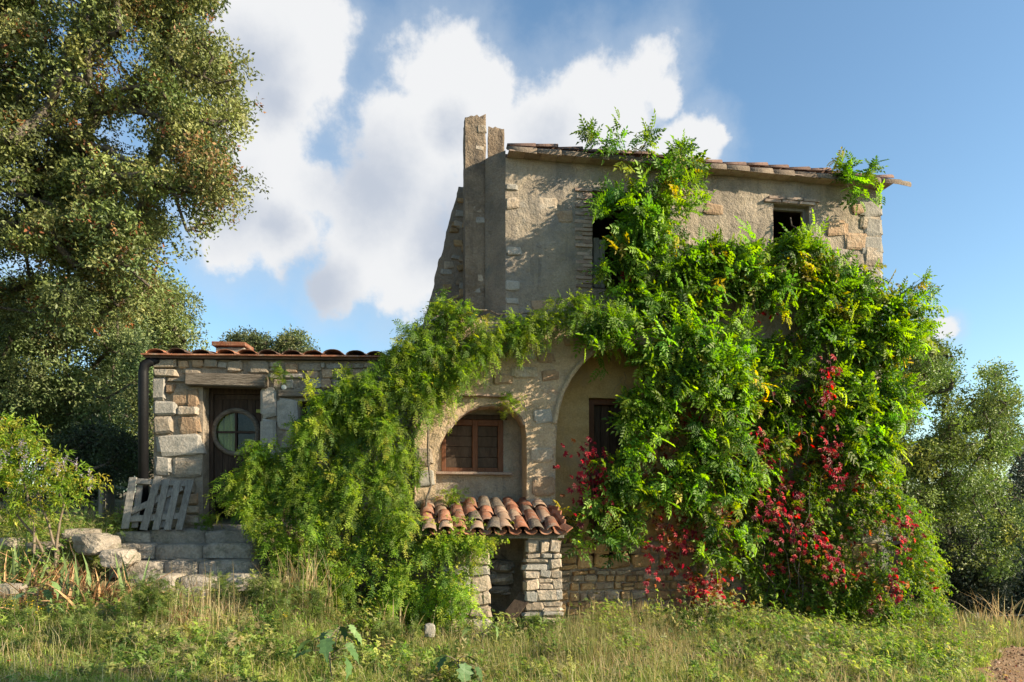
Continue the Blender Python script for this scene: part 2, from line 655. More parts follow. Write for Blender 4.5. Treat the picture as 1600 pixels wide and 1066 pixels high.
M['bark_pale'] = rock_mat('pale_bark', [(.12, .09, .06), (.2, .155, .11), (.26, .21, .16)], scale=6, fine=30, bump=.8, dist=.01)
M['white'] = rock_mat('white_ceramic', [(.6, .6, .58), (.7, .7, .68)], scale=3, fine=30, bump=.05, rough=.35)
M['cloth'] = rock_mat('yellow_green_curtain', [(.25, .27, .07), (.36, .38, .11)], scale=4, fine=60, bump=.3)
M['metal'] = rock_mat('galvanised_wire', [(.3, .3, .3), (.4, .4, .4)], scale=3, fine=30, bump=.05, rough=.5)
M['leaf'] = leaf_mat('vine_leaf', .46, .5, .3)
M['leaf_oak'] = leaf_mat('evergreen_leaf', .22, .5, .35)
M['leaf_grass'] = leaf_mat('grass_blade', .35, .6, .25)


def glass_mat():
    m, nt, b = nmat('window_glass')
    b.inputs['Base Color'].default_value = (.9, .95, .92, 1)
    b.inputs['Roughness'].default_value = .03
    b.inputs['Transmission Weight'].default_value = 1.0
    b.inputs['IOR'].default_value = 1.3
    return m


M['glass'] = glass_mat()


def ground_mat():
    m, nt, b = nmat('meadow_soil')
    N, L = nt.nodes.new, nt.links.new
    geo = N('ShaderNodeNewGeometry')
    n1 = N('ShaderNodeTexNoise')
    n1.inputs['Scale'].default_value = 1.1
    n1.inputs['Detail'].default_value = 9
    L(geo.outputs['Position'], n1.inputs['Vector'])
    cr = N('ShaderNodeValToRGB')
    e = cr.color_ramp.elements
    e[0].position, e[0].color = .35, (.07, .085, .03, 1)
    e[1].position, e[1].color = .65, (.2, .155, .085, 1)
    L(n1.outputs['Fac'], cr.inputs[0])
    n2 = N('ShaderNodeTexNoise')
    n2.inputs['Scale'].default_value = 25
    n2.inputs['Detail'].default_value = 6
    L(geo.outputs['Position'], n2.inputs['Vector'])
    hs = N('ShaderNodeHueSaturation')
    L(cr.outputs[0], hs.inputs['Color'])
    mr = N('ShaderNodeMapRange')
    L(n2.outputs['Fac'], mr.inputs[0])
    mr.inputs[3].default_value = .5
    mr.inputs[4].default_value = 1.5
    L(mr.outputs[0], hs.inputs['Value'])
    L(hs.outputs[0], b.inputs['Base Color'])
    b.inputs['Roughness'].default_value = 1
    bp = N('ShaderNodeBump')
    bp.inputs['Distance'].default_value = .04
    bp.inputs['Strength'].default_value = .8
    L(n2.outputs['Fac'], bp.inputs['Height'])
    L(bp.outputs[0], b.inputs['Normal'])
    return m


M['ground'] = ground_mat()
M['dirt'] = rock_mat('dirt_track', [(.22, .125, .065), (.29, .18, .10), (.33, .225, .135)], scale=1.5, fine=30, bump=.8, dist=.03)


# ------------------------------------------------------------------ ground
def sstep(a, b, x):
    t = np.clip((np.asarray(x, float) - a) / (b - a), 0, 1)
    return t * t * (3 - 2 * t)


def ground_z(x, y):
    x, y = np.asarray(x, float), np.asarray(y, float)
    z = -0.06 * np.clip(x - 1.5, 0, 8) * sstep(4, 8.5, y)
    z = z - 0.9 * sstep(6.5, 12, x) * sstep(9, 19, y)
    bank = sstep(-2.6, -3.7, x)
    prof = np.interp(y, [6.2, 8.8, 9.2, 10.9, 11.6, 14, 30], [0.0, .2, .27, 1.18, 1.3, 1.6, 2.2])
    well = sstep(-6.35, -6.0, x) * sstep(-3.3, -3.7, x) * sstep(9.0, 9.3, y) * sstep(11.6, 11.2, y)
    z = z + bank * (prof - .24 * well)
    z = z + (1 - bank) * (sstep(-1.2, -3.2, x) * .2 * sstep(7, 10, y) - .28 * sstep(-3.4, -1.5, x))
    z = z + .05 * (fbm(x * .9, y * .9, seed=3) - .5) + .03 * (fbm(x * 4, y * 4, seed=9) - .5)
    far = sstep(40, 300, np.hypot(x, y))
    return z * (1 - far) - far * 2


ROAD = np.array([(5.6, 3.0), (6.0, 6.0), (6.85, 8.2), (8.4, 9.9), (11.0, 11.2), (16, 12.8)])


def build_ground():
    ax = np.concatenate([-np.geomspace(1500, 13, 26), np.linspace(-12, 12, 193), np.geomspace(13, 1500, 26)])
    ay = np.concatenate([[-900, -300, -100, -40, -15, -5, 0, 3], np.linspace(5, 16, 100), np.geomspace(16.6, 1800, 30)])
    X, Y = np.meshgrid(ax, ay)
    V = np.stack([X, Y, ground_z(X, Y)], -1).reshape(-1, 3)
    n, m = len(ax), len(ay)
    i = (np.arange(m - 1)[:, None] * n + np.arange(n - 1)[None]).ravel()
    tag(link('ground', mk('ground', V, np.stack([i, i + 1, i + n + 1, i + n], -1), M['ground'])), kind='structure')
    # dirt track at the right, following the ground
    us, vs = np.linspace(0, len(ROAD) - 1, 90), np.linspace(-1, 1, 16)
    V = []
    for u in us:
        c = np.array([np.interp(u, range(len(ROAD)), ROAD[:, k]) for k in (0, 1)])
        c1 = np.array([np.interp(u + .2, range(len(ROAD)), ROAD[:, k]) for k in (0, 1)])
        c0 = np.array([np.interp(u - .2, range(len(ROAD)), ROAD[:, k]) for k in (0, 1)])
        d = (c1 - c0) / np.linalg.norm(c1 - c0)
        for v in vs:
            w = 1.25 + .25 * (float(vnoise(u * 6, v * .3 + 3)) - .5)
            x, y = c[0] - d[1] * v * w, c[1] + d[0] * v * w
            V.append((x, y, float(ground_z(x, y)) + .03 * (1 - v * v) - .004 + .03 * float(fbm(x * 3, y * 3, seed=4)) * (1 - v ** 4)))
    m, n = 90, 16
    i = (np.arange(m - 1)[:, None] * n + np.arange(n - 1)[None]).ravel()
    tag(link('dirt_road', mk('dirt_road', V, np.stack([i, i + n, i + n + 1, i + 1], -1), M['dirt'])), kind='structure')


build_ground()

# ------------------------------------------------------------------ stones, bricks, tiles: shared meshes
def stone_template(seed, mat, square=False):
    r = np.random.default_rng(seed)
    n = 4
    g = np.linspace(-.5, .5, n)
    if not square:
        g = np.array([-.5, -.36, .36, .5])
    X, Z = np.meshgrid(g, g)
    ring = np.maximum(abs(X), abs(Z)) > .45
    Y = np.where(ring, -.5, -1.0)
    X = X + r.uniform(-.07, .07, X.shape)
    Z = Z + r.uniform(-.08, .08, X.shape)
    for a, b in ((0, 0), (0, n - 1), (n - 1, 0), (n - 1, n - 1)):
        k = r.uniform(.66, 1.0) if not square else r.uniform(.92, .99)
        X[a, b] *= k
        Z[a, b] *= k
    Y = Y * r.uniform(.78, 1.12, Y.shape)
    V = list(np.stack([X, Y, Z], -1).reshape(-1, 3))
    Fc = []
    for a in range(n - 1):
        for b in range(n - 1):
            Fc.append([a * n + b, a * n + b + 1, (a + 1) * n + b + 1, (a + 1) * n + b])
    loop = [b for b in range(n)] + [a * n + n - 1 for a in range(1, n)] + [(n - 1) * n + b for b in range(n - 2, -1, -1)] + [a * n for a in range(n - 2, 0, -1)]
    b0 = len(V)
    for i in loop:
        p = V[i]
        V.append(np.array([p[0] * 1.02, 0.6, p[2] * 1.02]))
    k = len(loop)
    for i in range(k):
        Fc.append([loop[(i + 1) % k], loop[i], b0 + i, b0 + (i + 1) % k])
    return mk('stone', V, Fc, mat, smooth=False)


ST = {k: [stone_template(100 + i, M[k]) for i in range(9)] for k in ('stone', 'stone_orange', 'stone_grey', 'stone_ochre')}
ST['step'] = [stone_template(300 + i, M['step'], True) for i in range(6)]


def put_stone(parent, x0, x1, z0, z1, y, proud, kind='stone', tilt=.03, name='stone'):
    me = ST[kind][rng.integers(len(ST[kind]))]
    return link(name, me, parent, ((x0 + x1) / 2, y, (z0 + z1) / 2), (0, rng.normal(0, tilt), 0), (x1 - x0, proud, z1 - z0))


def rubble(x0, x1, z0, z1, hr, wr, gap=.014, holes=()):
    out = []
    z = z0
    while z < z1 - .04:
        h = min(rng.uniform(*hr), z1 - z)
        if z1 - z - h < .06:
            h = z1 - z
        x = x0 - rng.uniform(0, .05)
        while x < x1 - .03:
            w = rng.uniform(*wr) * (h / hr[1] * .5 + .5)
            if x1 - x - w < .07:
                w = x1 - x
            cells = [(x, x + w, z, z + h)]
            q = rng.uniform()
            if q < .18 and h > .14:
                k = rng.uniform(.35, .65)
                cells = [(x, x + w, z, z + h * k), (x, x + w, z + h * k, z + h)]
            for a, b, c, d in cells:
                dz = rng.uniform(-.012, .012)
                c, d = c + dz, d + dz
                bad = False
                for (ha, hb, hc, hd) in holes:
                    ov = max(0, min(b, hb) - max(a, ha)) * max(0, min(d, hd) - max(c, hc))
                    if ov > 0:
                        if ov > .35 * (b - a) * (d - c):
                            bad = True
                            break
                        # trim the side that overlaps least
                        opts = [(hb - a, 'a'), (b - ha, 'b'), (hd - c, 'c'), (d - hc, 'd')]
                        o = min(opts)[1]
                        if o == 'a': a = hb
                        elif o == 'b': b = ha
                        elif o == 'c': c = hd
                        else: d = hc
                if not bad and b - a > .05 and d - c > .04:
                    out.append((a + gap / 2, b - gap / 2, c + gap / 2, d - gap / 2))
            x += w
        z += h
    return out


def tile_template(mat, flip=False, r0=.105, r1=.085, L=.46, th=.016, seg=7, name='tile'):
    """barrel tile lying along +y (y=0 low wide end), convex up (or a channel when flip)"""
    V, Fc = [], []
    for rr in (0, th):
        for y, r in ((0, r0), (L, r1)):
            for k in range(seg + 1):
                t = math.pi * (.06 + .88 * k / seg)
                V.append(((r - rr) * math.cos(t), y, (r - rr) * math.sin(t) * .82))
    n = seg + 1
    for k in range(seg):
        Fc.append([k, k + 1, n + k + 1, n + k][::-1])
        Fc.append([2 * n + k, 2 * n + k + 1, 3 * n + k + 1, 3 * n + k])
        Fc.append([k, 2 * n + k, 2 * n + k + 1, k + 1][::-1])
        Fc.append([n + k, n + k + 1, 3 * n + k + 1, 3 * n + k][::-1])
    Fc.append([0, n, 3 * n, 2 * n])
    Fc.append([n - 1, 3 * n - 1, 4 * n - 1, 2 * n - 1])
    V = np.array(V)
    if flip:
        V[:, 2] = .09 - V[:, 2]
        Fc = [q[::-1] for q in Fc]
    return mk(name, V, Fc, mat, smooth=True)


# ------------------------------------------------------------------ the house (local: x along the front, y into the depth)
TH = R(9)
C = np.array([-0.108, 11.5])
UU = np.array([math.cos(TH), math.sin(TH)])
NI = np.array([-math.sin(TH), math.cos(TH)])


def W2(px, py, off=0.0):
    """the point of the house front (off metres in front of it) seen at a pixel of the photograph, in house coordinates (s, z)"""
    d = np.array([(px - 800) / F, 1.0])
    t = (C @ NI - off) / (d @ NI)
    p = t * d - C
    return float(p @ UU), float(CAM_Z + (HOR - py) / F * t)


def house_world(s, y, z):
    q = C + s * UU + y * NI
    return np.array([q[0], q[1], z])


house = empty('stone_house', (C[0], C[1], 0), TH, 'tall two storey rendered stone farmhouse half covered in green creeper', 'house')


def rough(s, z, amp, seed=0):
    return amp * (fbm(s * 1.4, z * 1.4, seed=seed) - .5) * 2 + amp * .55 * (fbm(s * 7, z * 7, seed=seed + 5) - .5) * 2


class Patch:
    def __init__(self):
        self.V, self.Fc, self.b = [], [], 0

    def grid(self, G):
        """G: (m,n,3) array of points"""
        m, n = G.shape[:2]
        i = (np.arange(m - 1)[:, None] * n + np.arange(n - 1)[None]).ravel()
        self.V.append(G.reshape(-1, 3))
        self.Fc.append(np.stack([i, i + 1, i + n + 1, i + n], -1) + self.b)
        self.b += m * n
        return self

    def front(self, s0, s1, zl, zh, y=0.0, amp=.02, seed=0, res=.05):
        """a piece of wall front between s0..s1, zl(s)..zh(s)"""
        fl = zl if callable(zl) else (lambda s: np.full_like(s, zl))
        fh = zh if callable(zh) else (lambda s: np.full_like(s, zh))
        n = max(2, int((s1 - s0) / res) + 1)
        s = np.linspace(s0, s1, n)
        a, b = fl(s), fh(s)
        m = max(2, int(np.max(b - a) / res) + 1)
        t = np.linspace(0, 1, m)[:, None]
        Z = a[None] * (1 - t) + b[None] * t
        Sx = np.broadcast_to(s[None], Z.shape)
        Y = y - rough(Sx, Z, amp, seed)
        return self.grid(np.stack([Sx, Y, Z], -1))

    def reveal(self, pts, y0, y1, amp=.02, seed=0, n=6, back_amp=0.012):
        """jambs and soffit: polyline pts (s,z) from the displaced front y0 back to y1"""
        q = []
        for (a, b), (c, d) in zip(pts[:-1], pts[1:]):
            k = max(1, int(math.hypot(c - a, d - b) / .05))
            for i in range(k):
                q.append((a + (c - a) * i / k, b + (d - b) * i / k))
        q.append(pts[-1])
        q = np.array(q)
        rows = []
        yf = y0 - rough(q[:, 0], q[:, 1], amp, seed)
        for i in range(n):
            t = i / (n - 1)
            e = 1 if 0 < i < n - 1 else 0
            js = back_amp * e * (vnoise(q[:, 0] * 9 + i * 3, q[:, 1] * 9) - .5) * 2
            rows.append(np.stack([q[:, 0] + js, yf * (1 - t) + y1 * t, q[:, 1] + js], -1))
        return self.grid(np.array(rows))

    def mesh(self, name, mat):
        V, Fc = np.concatenate(self.V), np.concatenate(self.Fc)
        return mk(name, V, Fc, mat, smooth=True)


def lin(p, q):
    return lambda s: p[1] + (np.asarray(s) - p[0]) * (q[1] - p[1]) / (q[0] - p[0])


TL, TR_ = W2(790, 246), W2(1377, 296)
top = lin(TL, TR_)
S_R = TR_[0]
W1a, W1b = W2(925, 297), W2(1012, 455)
V2a, V2b = W2(1208, 318), W2(1265, 392)
D0a, D0b = W2(920, 622), W2(992, 880)
NWa, NWb = W2(690, 655), W2(786, 738)
zb = -1.3


def build_house_wall():
    A = .03
    p = Patch()
    # columns left to right, with the openings left out
    LEDGE = 4.25
    sL = W2(640, 600)[0]
    p.front(sL, NWa[0], zb, LEDGE, 0, A)
    p.front(NWa[0], NWb[0], zb, NWb[1], 0, A)
    p.front(NWa[0], NWb[0], NWa[1], LEDGE, 0, A)
    p.front(NWb[0], 0, zb, LEDGE, 0, A)
    p.front(0, D0a[0], zb, top, 0, A)
    a, b = D0a[0], min(D0b[0], W1a[0])
    p.front(D0a[0], W1a[0] if W1a[0] > D0a[0] else D0a[0] + .02, D0a[1], top, 0, A)
    x0 = max(W1a[0], D0a[0] + .02)
    p.front(x0, D0b[0], D0a[1], W1b[1], 0, A)
    p.front(x0, D0b[0], W1a[1], top, 0, A)
    p.front(D0a[0], D0b[0], zb, D0b[1], 0, A)
    p.front(D0b[0], W1b[0], zb, W1b[1], 0, A)
    p.front(D0b[0], W1b[0], W1a[1], top, 0, A)
    p.front(W1b[0], V2a[0], zb, top, 0, A)
    p.front(V2a[0], V2b[0], zb, V2b[1], 0, A)
    p.front(V2a[0], V2b[0], V2a[1], top, 0, A)
    p.front(V2b[0], S_R, zb, top, 0, A)
    for a, b, d in ((W1a, W1b, .3), (V2a, V2b, .3), (D0a, D0b, .25), (NWa, NWb, .12)):
        p.reveal([(a[0], b[1]), (a[0], a[1]), (b[0], a[1]), (b[0], b[1]), (a[0], b[1])], 0, d, A)
    # right return wall
    y = np.linspace(0, 4.5, 60)
    z = np.linspace(zb, float(top(np.array([S_R]))[0]), 120)
    Yg, Zg = np.meshgrid(y, z)
    p.grid(np.stack([S_R + rough(Yg, Zg, .03, 8) * np.clip(Yg / .1, 0, 1), np.where(Yg < .01, -rough(np.full_like(Zg, S_R), Zg, A), Yg), Zg], -1))
    link('wall', p.mesh('wall', M['plaster']), house)
    # left side: short splayed return, then the side running back behind the chimney
    zt = TL[1]
    B = np.array([-.463, 11.80]) - C
    bs, by = float(B @ UU), float(B @ NI)
    E = np.array([-.62, 15.6]) - C
    es, ey = float(E @ UU), float(E @ NI)
    q = Patch()
    for (s0, y0, s1, y1) in ((0, 0, bs, by), (bs, by, es, ey)):
        L_ = math.hypot(s1 - s0, y1 - y0)
        n = max(6, int(L_ / .06))
        t, z = np.linspace(0, 1, n), np.linspace(zb, zt + .12, 130)
        T_, Z_ = np.meshgrid(t, z)
        nx, ny = -(y1 - y0) / L_, (s1 - s0) / L_
        d = rough(T_ * L_ + y0 * 3, Z_, .028, 4) * np.clip(np.minimum(T_, 1 - T_) * L_ / .06, 0, 1)
        X_ = s0 + (s1 - s0) * T_ + nx * d
        Y_ = y0 + (y1 - y0) * T_ - ny * d * -1
        if y0 == 0:
            Y_ = np.where(T_ == 0, -rough(np.zeros_like(Z_), Z_, A), Y_)
        q.grid(np.stack([X_, Y_, Z_], -1))
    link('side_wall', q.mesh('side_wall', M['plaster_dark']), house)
    b = MB()
    b.box(es, S_R - .02, 4.45, 4.6, zb, zt - .1)         # rear wall
    b.box(W2(640, 600)[0], S_R - .05, .52, .6, -1.3, .0)
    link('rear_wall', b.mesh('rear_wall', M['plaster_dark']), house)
    b = MB()
    b.add([(-.02, .35, zt - .06), (S_R, .35, TR_[1] - .06), (S_R, 4.6, TR_[1] - .06), (-.7, 4.6, zt - .06),
           (-.02, .35, zt + .03), (S_R, .35, TR_[1] + .03), (S_R, 4.6, TR_[1] + .03), (-.7, 4.6, zt + .03)],
          [[3, 2, 1, 0], [4, 5, 6, 7], [0, 1, 5, 4], [1, 2, 6, 5], [2, 3, 7, 6], [3, 0, 4, 7]])
    roof = link('roof', b.mesh('roof', M['tile_dark']), house)
    # upper floor inside
    b = MB()
    b.box(.1, S_R - .1, .6, 4.4, 3.0, 3.12)
    link('upper_floor', b.mesh('upper_floor', M['wood_panel']), house)
    # verge tiles: a row along the edge, a second row of covers behind, flat bricks below
    slope = math.atan2(TR_[1] - TL[1], S_R - TL[0])
    edge = tile_template(M['tile_old'], r0=.108, r1=.078, L=.5, th=.02)
    dark = tile_template(M['tile_dark'], r0=.165, r1=.075, L=.47)
    tn = W2(1372, 282)
    n = 17
    step = (S_R + .16) / n
    dirz = R(90)
    for row in range(4):
        for k in range(n + (1 if row == 0 else 0)):
            s = .05 + k * step + rng.normal(0, .012) - (.24 if k == n else 0)
            z = float(top(np.array([s]))[0]) + .055 + (0.10 + .06 * (row == 1) + rng.normal(0, .012) if row else -.02)
            sl = slope - R(1.2) - (R(3.5) if row == 1 else 0)
            o = link('tile', edge if row == 0 else dark, roof, (0, 0, 0), None, (1, 1, 1))
            # low end points down the slope (+s): tile runs from +s end back to -s
            if row == 0 and k == n:
                sl = slope - R(7)
            m = Matrix.Translation((s + step * 1.05, -.15 + row * .25 + rng.normal(0, .008), z + sl * step * .5)) @ Euler((0, 0, 0)).to_matrix().to_4x4()
            rot = Matrix(((0, -1, 0, 0), (1, 0, 0, 0), (0, 0, 1, 0), (0, 0, 0, 1)))
            m = m @ Matrix.Rotation(-sl + rng.normal(0, .012), 4, 'Y') @ rot @ Matrix.Rotation(R(-34 if row == 0 else -4), 4, 'Y')
            o.matrix_local = m
    fb = MB().box(-.14, .14, -.24, .16, -.012, .012).mesh('eave_brick', M['brick'], bevel=.004)
    for k in range(25):
        s = .02 + (k + .5) * (S_R + .05) / 25
        link('eave_brick', fb, roof, (s, .02 + rng.normal(0, .006), float(top(np.array([s]))[0]) + .016), (0, -slope, rng.normal(0, .02)))
    # ---- chimney and the second stack
    def stack(px0, px1, pyt, Y, depth, rz, zbot, name, amp=.045):
        a, c_ = P(px0, pyt, Y), P(px1, pyt, Y)
        w = c_[0] - a[0]
        ctr = np.array([(a[0] + c_[0]) / 2, Y])
        q = Patch()
        H = a[2]
        z = np.linspace(zbot, H, max(4, int((H - zbot) / .05)))
        per = []
        for (x0, y0, x1, y1) in ((-w / 2, 0, w / 2, 0), (w / 2, 0, w / 2, depth), (w / 2, depth, -w / 2, depth), (-w / 2, depth, -w / 2, 0)):
            for t in np.linspace(0, 1, 8)[:-1]:
                per.append((x0 + (x1 - x0) * t, y0 + (y1 - y0) * t))
        per.append(per[0])
        per = np.array(per)
        ang = np.arctan2(per[:, 1] - depth / 2, per[:, 0])
        G = []
        for zz in z:
            k = 1 + amp * 4 * (fbm(np.cos(ang) * 2 + 5, np.sin(ang) * 2 + 5, np.full(len(ang), zz * 4), seed=int(px0)) - .5)
            G.append(np.stack([per[:, 0] * k, (per[:, 1] - depth / 2) * k + depth / 2, np.full(len(per), zz)], -1))
        topz = H + .02 * rng.normal(0, 1, len(per))
        G[-1][:, 2] = topz
        G[-1][-1, 2] = G[-1][0, 2]
        G.append(G[-1] * np.array([.0, .0, 1]) + np.array([0, depth / 2, .01]))
        q.grid(np.array(G))
        V = np.concatenate(q.V)
        c, s_ = math.cos(rz), math.sin(rz)
        Wx = V[:, 0] * c - V[:, 1] * s_ + ctr[0] - C[0]
        Wy = V[:, 0] * s_ + V[:, 1] * c + ctr[1] - C[1]
        q.V = [np.stack([Wx * UU[0] + Wy * UU[1], Wx * NI[0] + Wy * NI[1], V[:, 2]], -1)]
        return link(name, q.mesh(name, M['chimney']), house)
    o = stack(727, 759, 182, 11.78, .42, R(9), 2.0, 'chimney')
    tag(o, 'tall square rendered chimney shaft')
    o = stack(763, 788, 200, 12.3, .3, R(4), 7.2, 'chimney')
    tag(o, 'short brick chimney stub beside the tall shaft')
    # battered wall with a stepped sloping edge behind the chimney
    Y = 12.7
    L0, L1 = P(664, 500, Y), P(716, 292, Y)
    Rr = P(766, 292, Y)
    q = Patch()
    z = np.linspace(.5, L1[2], 110)
    left = L0[0] + (z - L0[2]) * (L1[0] - L0[0]) / (L1[2] - L0[2])
    left = left - .10 * np.clip((L0[2] - z) / 3, 0, 1) + .05 * (np.floor(z * 5.5) / 5.5 - z) + .05 * (vnoise(z * 7, z * 0) - .5)
    t = np.linspace(0, 1, 24)
    X = left[:, None] * (1 - t) + Rr[0] * t
    Z = np.broadcast_to(z[:, None], X.shape)
    Yg = Y - rough(X, Z, .03, 21)
    G = np.stack([X, Yg, Z], -1)
    G2 = np.concatenate([np.stack([X[:, :1], np.full((len(z), 1), Y + .5), z[:, None]], -1), G], 1)
    cap = G2[-1:].copy()
    cap[:, :, 1] = Y + .5
    G2 = np.concatenate([G2, cap], 0)
    q.grid(G2)
    V = q.V[0]
    dx, dy = V[:, 0] - C[0], V[:, 1] - C[1]
    q.V = [np.stack([dx * UU[0] + dy * UU[1], dx * NI[0] + dy * NI[1], V[:, 2]], -1)]
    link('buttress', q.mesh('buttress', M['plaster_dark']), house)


build_house_wall()


def build_arcade():
    OFF = .48
    y0 = -OFF
    A = .03
    N_ = lambda px, py: W2(px, py, OFF)
    niche = [N_(*q) for q in ((681, 800), (681, 722), (688, 696), (699, 674), (714, 655), (730, 642), (748, 635), (768, 632), (788, 634), (803, 640), (814, 650), (821, 664), (823, 684), (823, 800))]
    cx = 982
    arch = [(868, 960), (868, 700), (869, 662), (873, 640), (881, 614), (893, 591), (910, 569), (932, 551), (957, 541), (985, 538)]
    arch = arch + [(2 * 985 - a, b) for a, b in arch[:-1][::-1]]
    arch = [N_(*q) for q in arch]
    sL, sR = N_(648, 700)[0], N_(1128, 700)[0]

    def curve(pts):
        P_ = np.array(pts)
        xs = np.maximum.accumulate(P_[:, 0] + np.arange(len(P_)) * 1e-6)
        return lambda s: np.interp(s, xs, P_[:, 1])

    zt_ = lambda s: np.interp(s, [sL, N_(700, 480)[0], N_(760, 500)[0], N_(900, 505)[0], sR], [N_(650, 520)[1], N_(700, 490)[1], N_(760, 505)[1], N_(900, 508)[1], N_(1120, 510)[1]]) + .03 * (vnoise(s * 6, s * 0) - .5)
    p = Patch()
    nb = niche[0][1]
    res = .035
    p.front(sL, niche[0][0], zb, zt_, y0, A, 2, res)
    p.front(niche[0][0], niche[-1][0], zb, nb, y0, A, 2, res)
    p.front(niche[0][0], niche[-1][0], curve(niche[1:-1]), zt_, y0, A, 2, res)
    p.front(niche[-1][0], arch[0][0], zb, zt_, y0, A, 2, res)
    p.front(arch[0][0], arch[-1][0], curve(arch[1:-1]), zt_, y0, A, 2, res)
    p.front(arch[-1][0], sR, zb, zt_, y0, A, 2, res)
    p.reveal(niche, y0, .0, A, 2, 7, .008)
    p.reveal(arch, y0, .0, A, 2, 7, .008)
    p.reveal([niche[-1], niche[0]], y0, .0, A, 2)
    # sloping ledge on top, left and right ends
    s = np.linspace(sL, sR, 120)
    fr = np.stack([s, y0 - rough(s, zt_(s), A, 2), zt_(s)], -1)
    rows = [fr * [1, 0, 1] + np.array([0, 1, 0]) * (fr[:, 1:2] * (1 - t) + .02 * t) + np.array([0, 0, .16 * t]) + np.array([0, 0, 1]) * .02 * rng.normal(0, 1, (120, 1)) * (t > 0) for t in (0, .3, .6, 1)]
    p.grid(np.array(rows))
    for ss, sg in ((sL, 1), (sR, -1)):
        z = np.linspace(zb, float(zt_(np.array([ss]))[0]), 90)
        f0 = np.stack([np.full(90, ss), y0 - rough(np.full(90, ss), z, A, 2), z], -1)
        f1 = f0.copy()
        f1[:, 1] = .02
        p.grid(np.array([f0, f1]))
    link('arcade_wall', p.mesh('arcade_wall', M['arcade']), house)
    # tiles lining the niche vault
    vt = MB().box(-.075, .075, -.2, .2, -.012, .004).mesh('vault_brick', M['brick'], bevel=.003)
    pts = np.array(niche[3:-2])
    seg = np.linalg.norm(np.diff(pts, axis=0), axis=1)
    acc = np.concatenate([[0], np.cumsum(seg)])
    nn = 9
    for k in range(nn):
        d = (k + .5) / nn * acc[-1]
        s_, z_ = np.interp(d, acc, pts[:, 0]), np.interp(d, acc, pts[:, 1])
        s2, z2 = np.interp(d + .05, acc, pts[:, 0]), np.interp(d + .05, acc, pts[:, 1])
        a = math.atan2(z2 - z_, s2 - s_)
        for q in range(2):
            link('brick', vt, house, (s_ + .008 * math.sin(a), y0 + .115 + q * .2, z_ - .008 * math.cos(a)), (0, -a, 0), (acc[-1] / nn / .158, .47, 1))
    # rim of the big arch: a rendered band standing a little proud
    b = MB()
    ap = np.array(arch[2:-2])
    cen = np.array([(arch[0][0] + arch[-1][0]) / 2, ap[0, 1]])
    for i in range(len(ap) - 1):
        q0, q1 = ap[i], ap[i + 1]
        o0, o1 = cen + (q0 - cen) * 1.055, cen + (q1 - cen) * 1.055
        yf = y0 - .055
        v = [(q0[0], yf, q0[1]), (q1[0], yf, q1[1]), (o1[0], yf, o1[1]), (o0[0], yf, o0[1]), (q0[0], y0 + .1, q0[1]), (q1[0], y0 + .1, q1[1]), (o1[0], y0 + .1, o1[1]), (o0[0], y0 + .1, o0[1])]
        b.add(v, [[0, 1, 2, 3], [4, 7, 6, 5], [0, 4, 5, 1], [3, 2, 6, 7]])
    link('arch_rim', b.mesh('arch_rim', M['arcade'], True), house)
    # exposed stones and brick courses on the arcade face
    for (a, b_, c, d, k) in ((840, 552, 866, 566, 'stone_orange'), (752, 545, 792, 560, 'brickc'), (800, 548, 835, 562, 'stone_grey'), (845, 578, 872, 595, 'stone_orange'),
                             (832, 640, 862, 662, 'stone_grey'), (830, 700, 864, 722, 'stone'), (832, 745, 866, 775, 'stone_orange'), (651, 700, 676, 726, 'stone'), (652, 735, 678, 760, 'stone_grey'),
                             (800, 575, 838, 590, 'stone'), (770, 585, 800, 600, 'stone_orange'), (826, 780, 862, 800, 'stone'), (880, 525, 915, 540, 'stone_orange')):
        q0, q1 = N_(a, d), N_(c, b_)
        put_stone(house, q0[0], q1[0], q0[1], q1[1], y0 - .004, .035, 'stone_orange' if k == 'brickc' else k)
    hb = MB().box(-.5, .5, -.06, .06, -.018, .018).mesh('brick', M['brick'], bevel=.004)
    for x0, x1, y_ in ((726, 758, 618), (759, 792, 619)):
        q0, q1 = N_(x0, y_), N_(x1, y_)
        link('brick', hb, house, ((q0[0] + q1[0]) / 2, y0 - .03, q0[1]), None, (q1[0] - q0[0], 1, 1))
    return niche


niche = build_arcade()


def build_arch_lining():
    p = Patch()
    a0, a1 = W2(852, 700)[0], W2(1125, 700)[0]
    zt, z1, z0 = W2(985, 530)[1], D0a[1], W2(1000, 838)[1]
    y = -.045
    p.front(a0, D0a[0] - .01, z0, zt, y, .018, 61)
    p.front(D0a[0] - .01, D0b[0] + .01, z1, zt, y, .018, 61)
    p.front(D0b[0] + .01, a1, z0, zt, y, .018, 61)
    p.reveal([(D0a[0] - .01, z0), (D0a[0] - .01, z1), (D0b[0] + .01, z1), (D0b[0] + .01, z0)], y, .02, .018, 61, 3)
    link('plaster_lining', p.mesh('plaster_lining', M['ochre']), house)


build_arch_lining()


